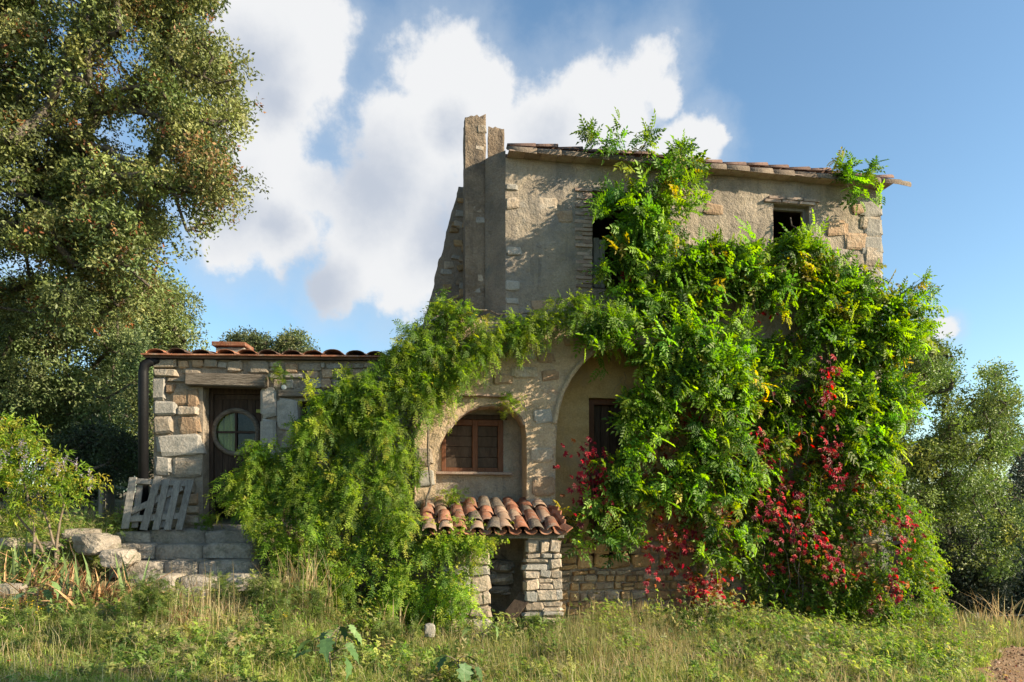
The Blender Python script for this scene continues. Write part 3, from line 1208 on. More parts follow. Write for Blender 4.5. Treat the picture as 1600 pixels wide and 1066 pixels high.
def build_openings():
    # bricks round the first window and over the second
    bb = [MB().box(-.5, .5, -.05, .05, -.5, .5).mesh('brick', M['brick'], bevel=.03) for _ in range(2)]
    def brick_jamb(x, z0, z1, side, n):
        h = (z1 - z0) / n
        for i in range(n):
            w = .16 if i % 2 else .30
            w += rng.uniform(-.03, .02)
            a, b_ = (x - w, x + .006) if side < 0 else (x - .006, x + w)
            zc = z0 + (i + .5) * h
            link('brick', bb[0], house, ((a + b_) / 2, .024 + rng.normal(0, .009), zc + rng.normal(0, .003)), (0, rng.normal(0, .012), 0), (b_ - a, 1.0, h * .78))
    brick_jamb(W1a[0], W1b[1], W1a[1] + .02, -1, 25)
    brick_jamb(W1b[0], W1b[1] + .9, W1a[1] + .02, 1, 13)
    for a, b_ in ((V2a, V2b),):
        n = int((b_[0] - a[0] + .3) / .26)
        for i in range(n):
            s = a[0] - .15 + (i + .5) * (b_[0] - a[0] + .3) / n
            for q in range(2):
                link('brick', bb[1], house, (s + q * .08 - .04, .012 + rng.normal(0, .007), a[1] + .035 + q * .06), (0, rng.normal(0, .01), 0), ((b_[0] - a[0] + .3) / n * .94, 1, .048))
    # window 1: frame and a grey shutter leaf at its left
    w = link('window', MB().box(W1a[0], W1a[0] + .05, .14, .2, W1b[1], W1a[1]).box(W1b[0] - .05, W1b[0], .14, .2, W1b[1], W1a[1]).box(W1a[0] + .05, W1b[0] - .05, .14, .2, W1a[1] - .05, W1a[1]).box(W1a[0] + .05, W1b[0] - .05, .14, .2, W1b[1], W1b[1] + .05).mesh('window', M['wood_grey']), house)
    zs = W2(935, 368)[1]
    for k in range(2):
        x = W1a[0] + .055 + k * .105
        link('plank', MB().box(x, x + .098, .1, .13, W1b[1] + .05, zs - .03 * k).mesh('plank', M['wood_grey'], bevel=.003), w)
    link('window', MB().box(V2a[0], V2a[0] + .05, .12, .18, V2b[1], V2a[1]).box(V2b[0] - .05, V2b[0], .12, .18, V2b[1], V2a[1]).box(V2a[0] + .05, V2b[0] - .05, .12, .18, V2a[1] - .05, V2a[1]).mesh('window', M['wood_grey']), house)
    # doorway in the big arch
    d = link('door', MB().box(D0a[0], D0a[0] + .11, .06, .16, D0b[1], D0a[1]).box(D0b[0] - .1, D0b[0], .06, .16, D0b[1], D0a[1]).box(D0a[0] + .11, D0b[0] - .1, .06, .16, D0a[1] - .1, D0a[1]).mesh('door', M['wood_red']), house)
    xs = np.linspace(D0a[0] + .11, D0b[0] - .1, 5)
    for i in range(4):
        link('plank', MB().box(xs[i] + .004, xs[i + 1] - .004, .17, .2, D0b[1], D0a[1] - .1).mesh('plank', M['wood_dark'], bevel=.004), d)
    # niche window: red frame, two boarded leaves, sill
    a, b_ = NWa, NWb
    x0, x1, z0, z1 = a[0], b_[0], b_[1], a[1]
    xm = W2(742, 700)[0]
    m = MB()
    for u0, u1 in ((x0, x0 + .07), (xm - .045, xm + .045), (x1 - .09, x1)):
        m.box(u0, u1, -.03, .05, z0, z1)
    for u0, u1 in ((x0 + .07, xm - .045), (xm + .045, x1 - .09)):
        m.box(u0, u1, -.028, .05, z1 - .1, z1)
        m.box(u0, u1, -.028, .05, z0, z0 + .07)
    w = link('window', m.mesh('window', M['wood_red'], bevel=.006), house)
    for u0, u1 in ((x0 + .07, xm - .045), (xm + .045, x1 - .09)):
        n = 4
        for i in range(n):
            q0, q1 = z0 + .07 + (z1 - z0 - .17) * i / n, z0 + .07 + (z1 - z0 - .17) * (i + 1) / n
            link('panel', MB().box(u0 + .002, u1 - .002, .01 + .004 * (i % 2), .045, q0 + .003, q1 - .003).mesh('panel', M['wood_panel'], bevel=.004), w)
    link('lintel', MB().box(x0 - .08, x1 + .06, -.06, .06, z1 + .003, z1 + .075, .008).mesh('lintel', M['wood_dark']), house)
    link('window_sill', MB().box(x0 - .1, x1 + .14, -.13, .0, z0 - .05, z0 - .004, .004).mesh('window_sill', M['brick'], bevel=.006), house)


build_openings()


def build_house_stones():
    # fieldstones low on the front under the creeper and inside the big arch
    for (a, b_, c, d) in rubble(W2(872, 900)[0], W2(1100, 900)[0], -.75, W2(1000, 835)[1], (.09, .26), (.14, .46), .022):
        put_stone(house, a, b_, c, d, -.0, .055 + rng.uniform(0, .035), 'stone_ochre' if rng.uniform() < .7 else 'stone', .09)
    for (a, b_, c, d) in rubble(W2(1195, 900)[0], S_R - .02, -1.0, .9, (.16, .3), (.25, .5)):
        put_stone(house, a, b_, c, d, -.0, .07 + rng.uniform(0, .03), 'stone_ochre' if rng.uniform() < .6 else 'stone')
    # quoins and stones showing through the render
    z = .9
    while z < TR_[1] - .35:
        h = rng.uniform(.2, .34)
        w = rng.uniform(.25, .55)
        if rng.uniform() < .7:
            put_stone(house, S_R - w, S_R + .012, z, z + h, .012, .04, rng.choice(['stone_grey', 'stone']), .07)
        z += h + rng.uniform(.02, .08)
    z = 4.4
    while z < TL[1] - .3:
        h = rng.uniform(.1, .2)
        w = rng.uniform(.1, .3)
        if rng.uniform() < .45:
            put_stone(house, .0, w, z, z + h, .006, .03, rng.choice(['stone_grey', 'stone_grey', 'stone']), .08)
        z += h + rng.uniform(.06, .2)
    for px, py, w, h in ((840, 310, 30, 20), (870, 330, 26, 18), (1290, 345, 34, 22), (1320, 365, 36, 24), (1345, 340, 26, 18), (1300, 390, 30, 20), (1350, 385, 28, 24),
                         (830, 470, 24, 14), (870, 465, 26, 16), (1100, 320, 30, 14), (1330, 320, 26, 14)):
        q0, q1 = W2(px, py + h), W2(px + w, py)
        put_stone(house, q0[0], q1[0], q0[1], q1[1], .006, .03, rng.choice(['stone', 'stone_orange']))


build_house_stones()


def build_chimney_stones():
    def at(px, py, Y):
        q = P(px, py, Y)
        d = q[:2] - C
        return float(d @ UU), float(d @ NI), q[2]
    for i in range(8):
        px, py = rng.uniform(732, 748), rng.uniform(190, 470)
        w, h = rng.uniform(8, 16), rng.uniform(7, 13)
        s_, y_, z_ = at(px, py, 11.78)
        k = 11.78 / F
        put_stone(house, s_, s_ + w * k, z_ - h * k, z_, y_ + .02, .032, rng.choice(['stone', 'stone_grey']), .1)
    for i in range(30):
        t = rng.uniform(0, 1)
        py = 300 + 185 * t
        px = 716 - 45 * t + rng.uniform(0, 40)
        w, h = rng.uniform(9, 20), rng.uniform(6, 12)
        s_, y_, z_ = at(px, py, 12.68)
        k = 12.68 / F
        put_stone(house, s_, s_ + w * k, z_ - h * k, z_, y_ + .02, .045, rng.choice(['stone', 'stone_grey', 'stone_ochre']), .12)


build_chimney_stones()

# ------------------------------------------------------------------ the annex (local: x along the front)
AO = np.array([-5.93, 11.3])
AT = R(2.5)
AU = np.array([math.cos(AT), math.sin(AT)])
AN = np.array([-math.sin(AT), math.cos(AT)])


def A2(px, py, off=0.0):
    d = np.array([(px - 800) / F, 1.0])
    t = (AO @ AN - off) / (d @ AN)
    p = t * d - AO
    return float(p @ AU), float(CAM_Z + (HOR - py) / F * t)


annex = empty('stone_annex', (AO[0], AO[1], 0), AT, 'low rubble stone outbuilding with plank door and clay tiled roof', 'outbuilding')


def rect(x0, y0, x1, y1, off=0.0):
    a, b = A2(x0, y1, off), A2(x1, y0, off)
    return a[0], b[0], a[1], b[1]


def zo(x, y):        # a point of the enlarged study picture of the annex to photo pixels
    return 200 + x / 3.134, 500 + y / 3.134


def zrect(x0, y0, x1, y1):
    return rect(*zo(x0, y0), *zo(x1, y1))


def build_annex():
    H = A2(400, 563)[1]
    W_ = A2(690, 600)[0]
    dx0, dx1, dz0, dz1 = rect(317, 603, 408, 822)
    wx0, wx1, wz0, wz1 = rect(468, 627, 530, 720)
    A = .02
    p = Patch()
    p.front(0, dx0, -.3, H, 0, A, 31)
    p.front(dx0, dx1, dz1, H, 0, A, 31)
    p.front(dx0, dx1, -.3, dz0, 0, A, 31)
    p.front(dx1, wx0, -.3, H, 0, A, 31)
    p.front(wx0, wx1, -.3, wz0, 0, A, 31)
    p.front(wx0, wx1, wz1, H, 0, A, 31)
    p.front(wx1, W_, -.3, H, 0, A, 31)
    p.reveal([(dx0, dz0), (dx0, dz1), (dx1, dz1), (dx1, dz0)], 0, .5, A, 31)
    p.reveal([(wx0, wz0), (wx0, wz1), (wx1, wz1), (wx1, wz0), (wx0, wz0)], 0, .4, A, 31)
    y, z = np.linspace(0, 3.6, 50), np.linspace(-.3, H, 60)
    Y_, Z_ = np.meshgrid(y, z)
    p.grid(np.stack([-rough(Y_, Z_, .03, 33) * np.clip(Y_ / .1, 0, 1), np.where(Y_ < .01, -rough(np.zeros_like(Z_), Z_, A, 31), Y_), Z_], -1))
    link('wall', p.mesh('wall', M['mortar']), annex)
    b = MB().box(0.02, W_, 3.5, 3.6, -.3, H)
    b.box(0.02, W_, .52, 3.5, dz0 - .12, dz0 - .02)
    link('rear_wall', b.mesh('rear_wall', M['mortar']), annex)
    # stones set out as in the photograph, the rest filled in
    key = [(127, 283, 190, 395, 'stone_grey'), (193, 315, 237, 360, 'stone_orange'), (213, 342, 300, 420, 'stone_orange'), (296, 345, 345, 432, 'stone_orange'),
           (130, 400, 242, 470, 'stone_grey'), (246, 425, 345, 470, 'stone'), (130, 475, 222, 555, 'stone'), (254, 474, 354, 558, 'stone_orange'), (134, 562, 366, 668, 'stone_grey'),
           (138, 672, 216, 756, 'stone_grey'), (222, 678, 362, 772, 'stone'), (140, 776, 340, 845, 'stone'),
           (652, 340, 730, 480, 'stone_grey'), (653, 486, 728, 632, 'stone_grey'), (736, 385, 834, 532, 'stone_grey'), (652, 638, 728, 760, 'stone_grey'),
           (300, 850, 346, 905, 'stone_orange'), (288, 912, 346, 948, 'stone'), (282, 955, 346, 1000, 'stone'), (770, 215, 832, 262, 'stone_orange'), (840, 216, 945, 252, 'stone'),
           (590, 205, 692, 266, 'stone'), (490, 205, 560, 256, 'stone'), (125, 196, 248, 238, 'stone'), (252, 202, 296, 238, 'stone_orange'), (318, 198, 372, 232, 'stone_orange'), (376, 196, 440, 234, 'stone'),
           (124, 244, 245, 280, 'stone'), (874, 252, 936, 288, 'stone_orange'), (880, 290, 945, 338, 'stone_grey'), (776, 296, 812, 340, 'stone_grey')]
    rects = []
    for x0, y0, x1, y1, k in key:
        r = zrect(x0, y0, x1, y1)
        rects.append(r)
        put_stone(annex, r[0], r[1], r[2], r[3], -.005, .05 + rng.uniform(0, .03), k, .02)
    lint = zrect(296, 272, 690, 334)
    holes = rects + [(dx0, dx1, dz0 - .2, dz1 + .02), (wx0, wx1, wz0, wz1), lint, zrect(735, 340, 1005, 385)]
    for (a, b_, c, d) in rubble(0.02, W_, .55, H - .03, (.08, .24), (.16, .46), holes=holes):
        k = rng.choice(['stone', 'stone', 'stone', 'stone_orange', 'stone_grey'])
        put_stone(annex, a, b_, c, d, 0, .035 + rng.uniform(0, .03), k, .06)
    # lintels
    link('lintel', MB().beam((lint[0], -.03, (lint[2] + lint[3]) / 2 + .02), (lint[1], -.035, (lint[2] + lint[3]) / 2 - .01), .26, lint[3] - lint[2] - .01).mesh('lintel', M['beam'], bevel=.02), annex)
    wl = zrect(740, 346, 1010, 378)
    link('lintel', MB().box(wl[0], wl[1], -.09, .12, wl[2], wl[3], .008).mesh('lintel', M['beam'], bevel=.012), annex)
    # door of upright planks with a round window
    y = .3
    frame = link('door_frame', MB().box(dx0 + .003, dx0 + .07, y - .05, y + .06, dz0, dz1 - .003).box(dx1 - .05, dx1 - .003, y - .05, y + .06, dz0, dz1 - .003).box(dx0 + .07, dx1 - .05, y - .05, y + .06, dz1 - .1, dz1 - .003).mesh('door_frame', M['wood_dark'], bevel=.005), annex)
    cxp, cyp = zo(530, 550)
    cs, cz = A2(cxp, cyp, -y)
    r = .385 * 1.0
    zbot = A2(370, 785)[1]
    x0, x1, zt = dx0 + .072, dx1 - .052, dz1 - .103
    n = 6
    xs = np.linspace(x0, x1, n + 1)
    door = link('door', MB().box(x0, x1, y - .012, y + .03, zbot, zbot + .06).box(x0, x1, y - .012, y + .03, zt - .08, zt).mesh('door', M['wood_dark'], bevel=.004), annex)
    hole_r = r - .03
    for i in range(n):
        a, b_ = xs[i] + .003, xs[i + 1] - .003
        k = 7
        u = np.linspace(a, b_, k)
        h = np.sqrt(np.maximum(hole_r ** 2 - (u - cs) ** 2, 0))
        z_lo, z_hi = zbot + .061, zt - .081
        for lo, hi in ((lambda q: np.full(k, z_lo), lambda q: cz - h), (lambda q: cz + h, lambda q: np.full(k, z_hi))):
            V, Fc = [], []
            l_, h_ = lo(0), hi(0)
            for yy in (y, y + .03):
                for j in range(k):
                    V += [(u[j], yy, l_[j]), (u[j], yy, h_[j])]
            o = 2 * k
            for j in range(k - 1):
                q = 2 * j
                Fc += [[q, q + 2, q + 3, q + 1], [q + o, q + o + 1, q + o + 3, q + o + 2], [q, q + o, q + o + 2, q + 2], [q + 1, q + 3, q + o + 3, q + o + 1]]
            e = 2 * (k - 1)
            Fc += [[0, 1, o + 1, o], [e, e + o, e + o + 1, e + 1]]
            link('plank', mk('plank', V, Fc, M['wood_dark'], False), door)
    b = MB()
    ring = 40
    prof = [(r - .055, y - .02), (r - .045, y - .055), (r, y - .06), (r + .025, y - .03), (r + .025, y + .0)]
    V, Fc = [], []
    for i in range(ring):
        t = 2 * math.pi * i / ring
        for (rr, yy) in prof:
            V.append((cs + rr * math.cos(t), yy, cz + rr * math.sin(t)))
    m = len(prof)
    for i in range(ring):
        for j in range(m - 1):
            a, c = i * m + j, ((i + 1) % ring) * m + j
            Fc.append([a, a + 1, c + 1, c])
    link('round_frame', mk('round_frame', V, Fc, M['beam']), door)
    V = [(cs + (r - .04) * math.cos(2 * math.pi * i / ring), y + .012, cz + (r - .04) * math.sin(2 * math.pi * i / ring)) for i in range(ring)]
    link('pane', mk('pane', V + [(v[0], y + .016, v[2]) for v in V], [list(range(ring)), [ring + i for i in range(ring)][::-1]] + [[i, ring + i, ring + (i + 1) % ring, (i + 1) % ring] for i in range(ring)], M['glass'], False), door)
    link('glazing_bar', MB().box(cs - r + .03, cs + r - .03, y - .02, y + .01, cz - .018, cz + .018).mesh('glazing_bar', M['wood_dark']), door)
    link('glazing_bar', MB().box(cs - .016, cs + .016, y - .024, y + .011, cz - r + .03, cz + r - .03).mesh('glazing_bar', M['wood_dark']), door)
    # curtain behind the left half
    u = np.linspace(cs - r, cs - .03, 30)
    zz = np.linspace(cz - r, cz + r, 8)
    U_, Z_ = np.meshgrid(u, zz)
    G = np.stack([U_, y + .1 + .025 * np.sin(U_ * 60), Z_], -1)
    link('curtain', Patch().grid(G).mesh('curtain', M['cloth']), door)
    q = zrect(612, 428, 650, 444)
    link('yellow_bar', MB().box(q[0] - .03, q[1] - .03, y - .05, y - .005, q[2], q[3]).mesh('yellow_bar', M['cloth'], bevel=.004), door)  # small yellow-green bar near the right edge of the door
    # small window
    yw = .22
    w = link('window', MB().box(wx0, wx0 + .05, yw, yw + .06, wz0, wz1).box(wx1 - .05, wx1, yw, yw + .06, wz0, wz1).box(wx0 + .05, wx1 - .05, yw, yw + .06, wz1 - .05, wz1).box(wx0 + .05, wx1 - .05, yw, yw + .06, wz0, wz0 + .05).mesh('window', M['wood_dark']), annex)
    link('pane', MB().box(wx0 + .05, wx1 - .05, yw + .03, yw + .036, wz0 + .05, wz1 - .05).mesh('pane', M['glass']), w)
    # white insulators
    for px, py in ((443, 605), (530, 605)):
        s, z = A2(px, py, .1)
        bm = MB().tube([(s, 0.0, z), (s, -.08, z), (s, -.1, z)], [.02, .045, .035], 10)
        link('insulator', bm.mesh('insulator', M['white'], True), annex)
    # roof: slab, flat eave tiles, barrel covers
    b = MB()
    b.add([(-.1, -.12, H + .0), (W_, -.12, H + .0), (W_, 3.7, H + .42), (-.1, 3.7, H + .42), (-.1, -.12, H + .035), (W_, -.12, H + .035), (W_, 3.7, H + .455), (-.1, 3.7, H + .455)],
          [[3, 2, 1, 0], [4, 5, 6, 7], [0, 1, 5, 4], [1, 2, 6, 5], [2, 3, 7, 6], [3, 0, 4, 7]])
    roof = link('roof', b.mesh('roof', M['tile_dark']), annex)
    x = -.12
    for L_ in (.5, .55, .5, 1.35, .62, .6, .6, .6):
        link('eave_tile', MB().box(x, x + L_ - .01, -.19, .1, H + .036, H + .058, .003).mesh('eave_tile', M['tile']), roof)
        x += L_
        if x > W_: break
    cov = [tile_template(M['tile'], r0=.165, r1=.14, L=.5), tile_template(M['tile_dark'], r0=.165, r1=.14, L=.5)]
    nt_ = 13
    sp = .36
    for i in range(nt_):
        for c in range(3):
            s = .1 + i * sp + rng.normal(0, .018)
            k = cov[0] if (i in (0, 1, 2, 3, 4, 5, 6, 7) and rng.uniform() < .75) else cov[1]
            o = link('tile', k, roof, (s, -.17 + c * .42 + rng.normal(0, .02), H + .06 + c * .046 + rng.normal(0, .006)), (R(6.3), rng.normal(0, .03), rng.normal(0, .03)), (1, 1, .62))
    # low vent stack with a terracotta cap
    c0, c1 = A2(337, 540, -1.0), A2(382, 556, -1.0)
    ch = link('chimney', MB().box(c0[0], c1[0], 1.0, 1.45, H + .1, A2(350, 543, -1.)[1]).mesh('chimney', M['stone_grey'], bevel=.01), annex)
    t0, t1 = A2(332, 534, -1.)[0], A2(385, 534, -1.)[0]
    zc = A2(350, 542, -1.)[1]
    link('cap', MB().box(t0, t1, .95, 1.5, zc + .003, zc + .085, .006).mesh('cap', M['tile'], bevel=.01), ch)
    # gutter outlet and black downpipe
    zp = A2(224, 575, .1)[1]
    xp = A2(224, 600, .1)[0]
    mpipe = MB().tube([(xp + .22, -.02, zp + .13), (xp + .1, -.07, zp + .11), (xp + .02, -.1, zp + .05), (xp, -.1, zp - .08), (xp, -.1, .9)], .078, 12)
    link('downpipe', mpipe.mesh('downpipe', M['plastic'], True), annex)


build_annex()


# ------------------------------------------------------------------ the little shed under the niche
def build_shed():
    Y = 10.05
    O = P(808, 968, Y)
    shed = empty('tiled_lean_to', (O[0], O[1], 0), TH, 'little stone lean-to shed with barrel tiled roof below the arched niche', 'shed')
    k = Y / F
    X = lambda px: (px - 808) * k / math.cos(TH)
    Zp = lambda py: CAM_Z + (HOR - py) * k
    zt = Zp(842)
    D = 1.0
    def pier(x0, x1, y0, y1, z0, z1, taper=.0, seed=0):
        p = Patch()
        zz = np.linspace(z0, z1, 24)
        per = []
        for (a, b, c, d) in ((x0, y0, x1, y0), (x1, y0, x1, y1), (x1, y1, x0, y1), (x0, y1, x0, y0)):
            n = max(3, int(math.hypot(c - a, d - b) / .06))
            for t in np.linspace(0, 1, n)[:-1]:
                per.append((a + (c - a) * t, b + (d - b) * t))
        per.append(per[0])
        per = np.array(per)
        c0 = np.array([(x0 + x1) / 2, (y0 + y1) / 2])
        G = []
        for z in zz:
            kk = 1 + taper * (z1 - z) + .10 * (fbm(per[:, 0] * 5 + seed, per[:, 1] * 5, np.full(len(per), z * 5), seed=seed) - .5)
            q = c0 + (per - c0) * kk[:, None]
            G.append(np.concatenate([q, np.full((len(q), 1), z)], 1))
        return p.grid(np.array(G)).mesh('pier', M['mortar'])
    pr = link('pier', pier(X(826), X(874), .04, .5, -.6, zt, .07, 3), shed)
    pl = link('pier', pier(X(690), X(763), .04, .5, -.6, zt, .03, 7), shed)
    for (pp, a, b_) in ((pr, X(823), X(878)), (pl, X(700), X(765))):
        for (x0, x1, z0, z1) in rubble(a, b_, -.5, zt - .02, (.07, .28), (.16, .5)):
            fl = .03 * (zt - (z0 + z1) / 2)
            put_stone(pp, x0 - fl, x1 + fl, z0, z1, .06, .075 + rng.uniform(0, .05), rng.choice(['stone', 'stone_grey', 'stone']), .11)
    b = MB()
    for xa in (X(690), X(874) - .35):
        b.add([(xa, .5, -.5), (xa + .3, .5, -.5), (xa + .3, D, -.5), (xa, D, -.5), (xa, .5, zt + .24), (xa + .3, .5, zt + .24), (xa + .3, D, zt + .42), (xa, D, zt + .42)],
              [[0, 3, 2, 1], [4, 5, 6, 7], [0, 1, 5, 4], [1, 2, 6, 5], [2, 3, 7, 6], [3, 0, 4, 7]])
    b = b.mesh('side_wall', M['mortar'])
    link('side_wall', b, shed)
    link('lintel', MB().box(X(676), X(882), -.0, .14, zt + .002, zt + .055, .004).mesh('lintel', M['wood_grey'], bevel=.006), shed)
    # roof
    zr = zt + .06
    rise = .38
    sl = math.atan2(rise, D + .12)
    roof = link('roof', MB().add([(X(655), -.12, zr - .005), (X(884), -.12, zr - .005), (X(884), D + .02, zr + rise), (X(655), D + .02, zr + rise), (X(655), -.12, zr + .02), (X(884), -.12, zr + .02), (X(884), D + .02, zr + rise + .025), (X(655), D + .02, zr + rise + .025)],
                                 [[3, 2, 1, 0], [4, 5, 6, 7], [0, 1, 5, 4], [1, 2, 6, 5], [2, 3, 7, 6], [3, 0, 4, 7]]).mesh('roof', M['wood_panel']), shed)
    cvs = [tile_template(M[k], r0=.108, r1=.085, L=.42) for k in ('tile', 'tile_pale', 'tile_old')]
    chn = tile_template(M['tile'], True, r0=.10, r1=.085, L=.42)
    x0, x1 = X(662), X(872)
    n = 9
    for i in range(n):
        for c in range(4):
            s = x0 + (i + .5) * (x1 - x0) / n
            yy = -.17 + c * .31
            zz = zr + .055 + (yy + .12) * math.tan(sl)
            j = lambda a=.012: rng.normal(0, a)
            link('tile', cvs[rng.choice(3, p=[.45, .4, .15])], roof, (s + j(), yy + j(.03), zz + .03 + j(.006)), (sl + .03 + j(.02), j(.05), j(.05)), (1, 1, .8))
            link('tile', chn, roof, (s + (x1 - x0) / n / 2 + j(), yy + .03, zz - .045), (sl + .02, j(.02), j(.03)))
    # broken verge pieces at the right end
    for q in range(5):
        link('tile', MB().box(-.02, .02, -.11, .11, -.012, .012).mesh('tile', M['tile'], bevel=.003), roof, (X(880) + .02, -.08 + q * .2, zr + .1 + q * .065), (sl, R(-55) + rng.normal(0, .2), rng.normal(0, .2)), (3.2, 1, 1))
    # things kept inside: two dressed blocks, dark boards, a board leaning in the doorway
    blk = lambda: ST['step'][rng.integers(6)]
    def stuff(px, py, w, h, dep, lab):
        q = Vector((X(px), dep, Zp(py)))
        o = link('stone_block', blk(), None, shed.matrix_world @ q, (0, 0, TH), (w, .3, h))
        o.location = (O[0] + q.x * math.cos(TH) - q.y * math.sin(TH), O[1] + q.x * math.sin(TH) + q.y * math.cos(TH), q.z)
        return tag(o, lab, 'stone block', 'blocks stored in the lean-to')
    stuff(790, 912, .42, .16, .75, 'flat grey block lying in the middle of the pile inside the lean-to')
    stuff(784, 930, .46, .12, .72, 'thin slab at the bottom of the pile inside the dark lean-to')
    stuff(795, 892, .36, .2, .78, 'rounded block topmost of the pile inside the dark lean-to')
    bo = MB().beam((0, 0, 0), (.34, .16, .42), .2, .025, up=(0, -.6, .4)).mesh('plank', M['wood_panel'], bevel=.004)
    p0 = P(785, 978, 9.95)
    tag(link('leaning_board', bo, None, (p0[0], p0[1], p0[2])), 'reddish brown board leaning in the doorway of the tiled lean-to', 'board')


build_shed()


# ------------------------------------------------------------------ steps, boulders, pallet
def build_steps():
    st = empty('stone_steps', (-4.8, 9.1, 0), 0, 'flight of rough stone block steps climbing to the plank door', 'steps')
    rows = [(925, 9.2, 262, 345, 2), (900, 9.6, 200, 400, 3), (875, 10.0, 168, 400, 3), (850, 10.4, 165, 395, 3), (828, 10.8, 172, 400, 3), (819, 11.12, 306, 400, 1)]
    for py, Y, a, b, n in rows:
        A, B = P(a, py, Y), P(b, py, Y)
        cuts = np.concatenate([[A[0]], A[0] + (B[0] - A[0]) * (np.arange(1, n) + rng.uniform(-.2, .2, n - 1)) / n, [B[0]]])
        for i in range(n):
            x0, x1 = cuts[i], cuts[i + 1]
            h = .23
            v = []
            nx, nz, ny = 6, 4, 4
            G = []
            ztop = A[2] + rng.normal(0, .012)
            prof = [(0, 0), (0, .35), (.005, .7), (.02, .93), (.07, 1), (.25, 1.0), (.52, 1.0)]
            for (dy, tz) in prof:
                row = []
                for u in np.linspace(0, 1, nx):
                    e = .02 if u in (0, 1) else 0
                    x = x0 + .012 + (x1 - x0 - .024) * u
                    nzv = float(fbm(x * 5 + Y, tz * 3 + dy * 5, seed=int(py))) - .5
                    row.append((x, Y + dy - .06 * nzv + e, ztop - h + h * tz + .03 * nzv * (tz > .5) - (.02 if e and tz > .8 else 0)))
                G.append(row)
            G = np.array(G)
            L_ = G[:, :1].copy(); L_[:, :, 1] = Y + .5; L_[:, :, 2] = np.minimum(L_[:, :, 2], ztop - .03)
            R_ = G[:, -1:].copy(); R_[:, :, 1] = Y + .5; R_[:, :, 2] = np.minimum(R_[:, :, 2], ztop - .03)
            G = np.concatenate([L_, G, R_], 1)
            G[:, :, 0] += 4.8
            G[:, :, 1] -= 9.1
            link('stone', Patch().grid(G).mesh('stone', M['step']), st)


build_steps()


def boulder(px, py, Y, sx, sy, sz, lab, grp=None, mat='step', seed=0, name='boulder'):
    import bmesh
    bm = bmesh.new()
    bmesh.ops.create_icosphere(bm, subdivisions=3, radius=1)
    V = np.array([v.co[:] for v in bm.verts])
    n = fbm(V[:, 0] * 1.3 + seed * 7, V[:, 1] * 1.3, V[:, 2] * 1.3 + 3, seed=seed)
    n2 = fbm(V[:, 0] * 4 + seed, V[:, 1] * 4, V[:, 2] * 4, seed=seed + 3)
    V = V * (1 + .9 * (n - .5) + .3 * (n2 - .5))[:, None]
    V = np.where(abs(V) > .72, np.sign(V) * (.72 + (abs(V) - .72) * .35), V) * (sx, sy, sz)
    for v, c in zip(bm.verts, V):
        v.co = c
    me = bpy.data.meshes.new(name)
    bm.to_mesh(me)
    bm.free()
    me.materials.append(M[mat])
    p = P(px, py, Y)
    o = link(name, me, None, p, (0, 0, rng.uniform(-.4, .4)))
    return tag(o, lab, 'rock', grp)


boulder(130, 836, 10.3, .3, .26, .12, 'big grey flat-topped boulder beside the upper steps', 'rocks on the left bank', seed=1)
boulder(72, 856, 10.1, .28, .26, .12, 'grey boulder under the flowering shrub behind the iris leaves', 'rocks on the left bank', seed=2)
boulder(20, 850, 10.4, .3, .26, .12, 'leftmost grey boulder at the picture edge under the shrub', 'rocks on the left bank', seed=3)
boulder(188, 872, 9.8, .26, .3, .16, 'reddish rock buried beside the middle steps', 'rocks on the left bank', 'step', seed=4)
boulder(14, 925, 8.8, .24, .2, .13, 'small tan rock low in the grass below the irises', 'rocks on the left bank', 'step', seed=5)
boulder(150, 850, 9.9, .35, .3, .2, 'brown rock wedged between the iris clump and the steps', 'rocks on the left bank', 'step', seed=9)
boulder(672, 985, 8.9, .09, .07, .11, 'small whitish stone standing in the grass before the vine', 'rocks in the meadow', 'stone_grey', seed=6)
boulder(960, 985, 10.4, .7, .35, .1, 'long flat pale slab in the dry grass below the arch', 'rocks in the meadow', 'stone', seed=7)
boulder(1042, 1022, 9.6, .3, .2, .1, 'flat grey slab half sunk in the grass below the creeper', 'rocks in the meadow', 'stone_grey', seed=8)
boulder(1010, 1005, 10.0, .2, .15, .09, 'small brown rock between the two flat slabs in the grass', 'rocks in the meadow', 'stone', seed=12)


def build_pallet():
    Y0, Y1 = 10.78, 11.06
    base = P(238, 828, Y0)
    pal = empty('wooden_pallet', base, 0, 'broken grey pallet of thin slats leaning beside the plank door', 'pallet')
    B = np.array(base)

    def pt(px, py):
        t = (828 - py) / 85.0
        Y = Y0 + (Y1 - Y0) * t
        return P(px, py, Y) - B
    front = [(197, 825, 210, 745, .12), (226, 827, 249, 743, .12), (245, 827, 262, 748, .11), (263, 827, 280, 750, .11), (281, 827, 299, 750, .11)]
    for x0, y0, x1, y1, w in front:
        a, b = pt(x0, y0), pt(x1, y1)
        off = np.array([0, -.035, -.012])
        link('slat', MB().beam(a + off, b + off, w, .02, up=(0, -1, .3)).mesh('slat', M['wood_grey'], bevel=.003), pal)
    for x0, y0, x1, y1, w in ((195, 812, 290, 806, .1), (210, 752, 298, 757, .09), (205, 800, 285, 762, .1)):
        a, b = pt(x0, y0), pt(x1, y1)
        link('crossbar', MB().beam(a, b, .045 if w < .1 or y0 > 805 else .03, w, up=(0, .3, 1)).mesh('crossbar', M['wood_grey'], bevel=.004), pal)
    for x0, y0, x1, y1 in ((208, 826, 217, 752), (252, 826, 266, 756)):
        a, b = pt(x0, y0), pt(x1, y1)
        off = np.array([0, .045, .012])
        link('slat', MB().beam(a + off, b + off, .1, .02, up=(0, -1, .3)).mesh('slat', M['wood_grey'], bevel=.003), pal)


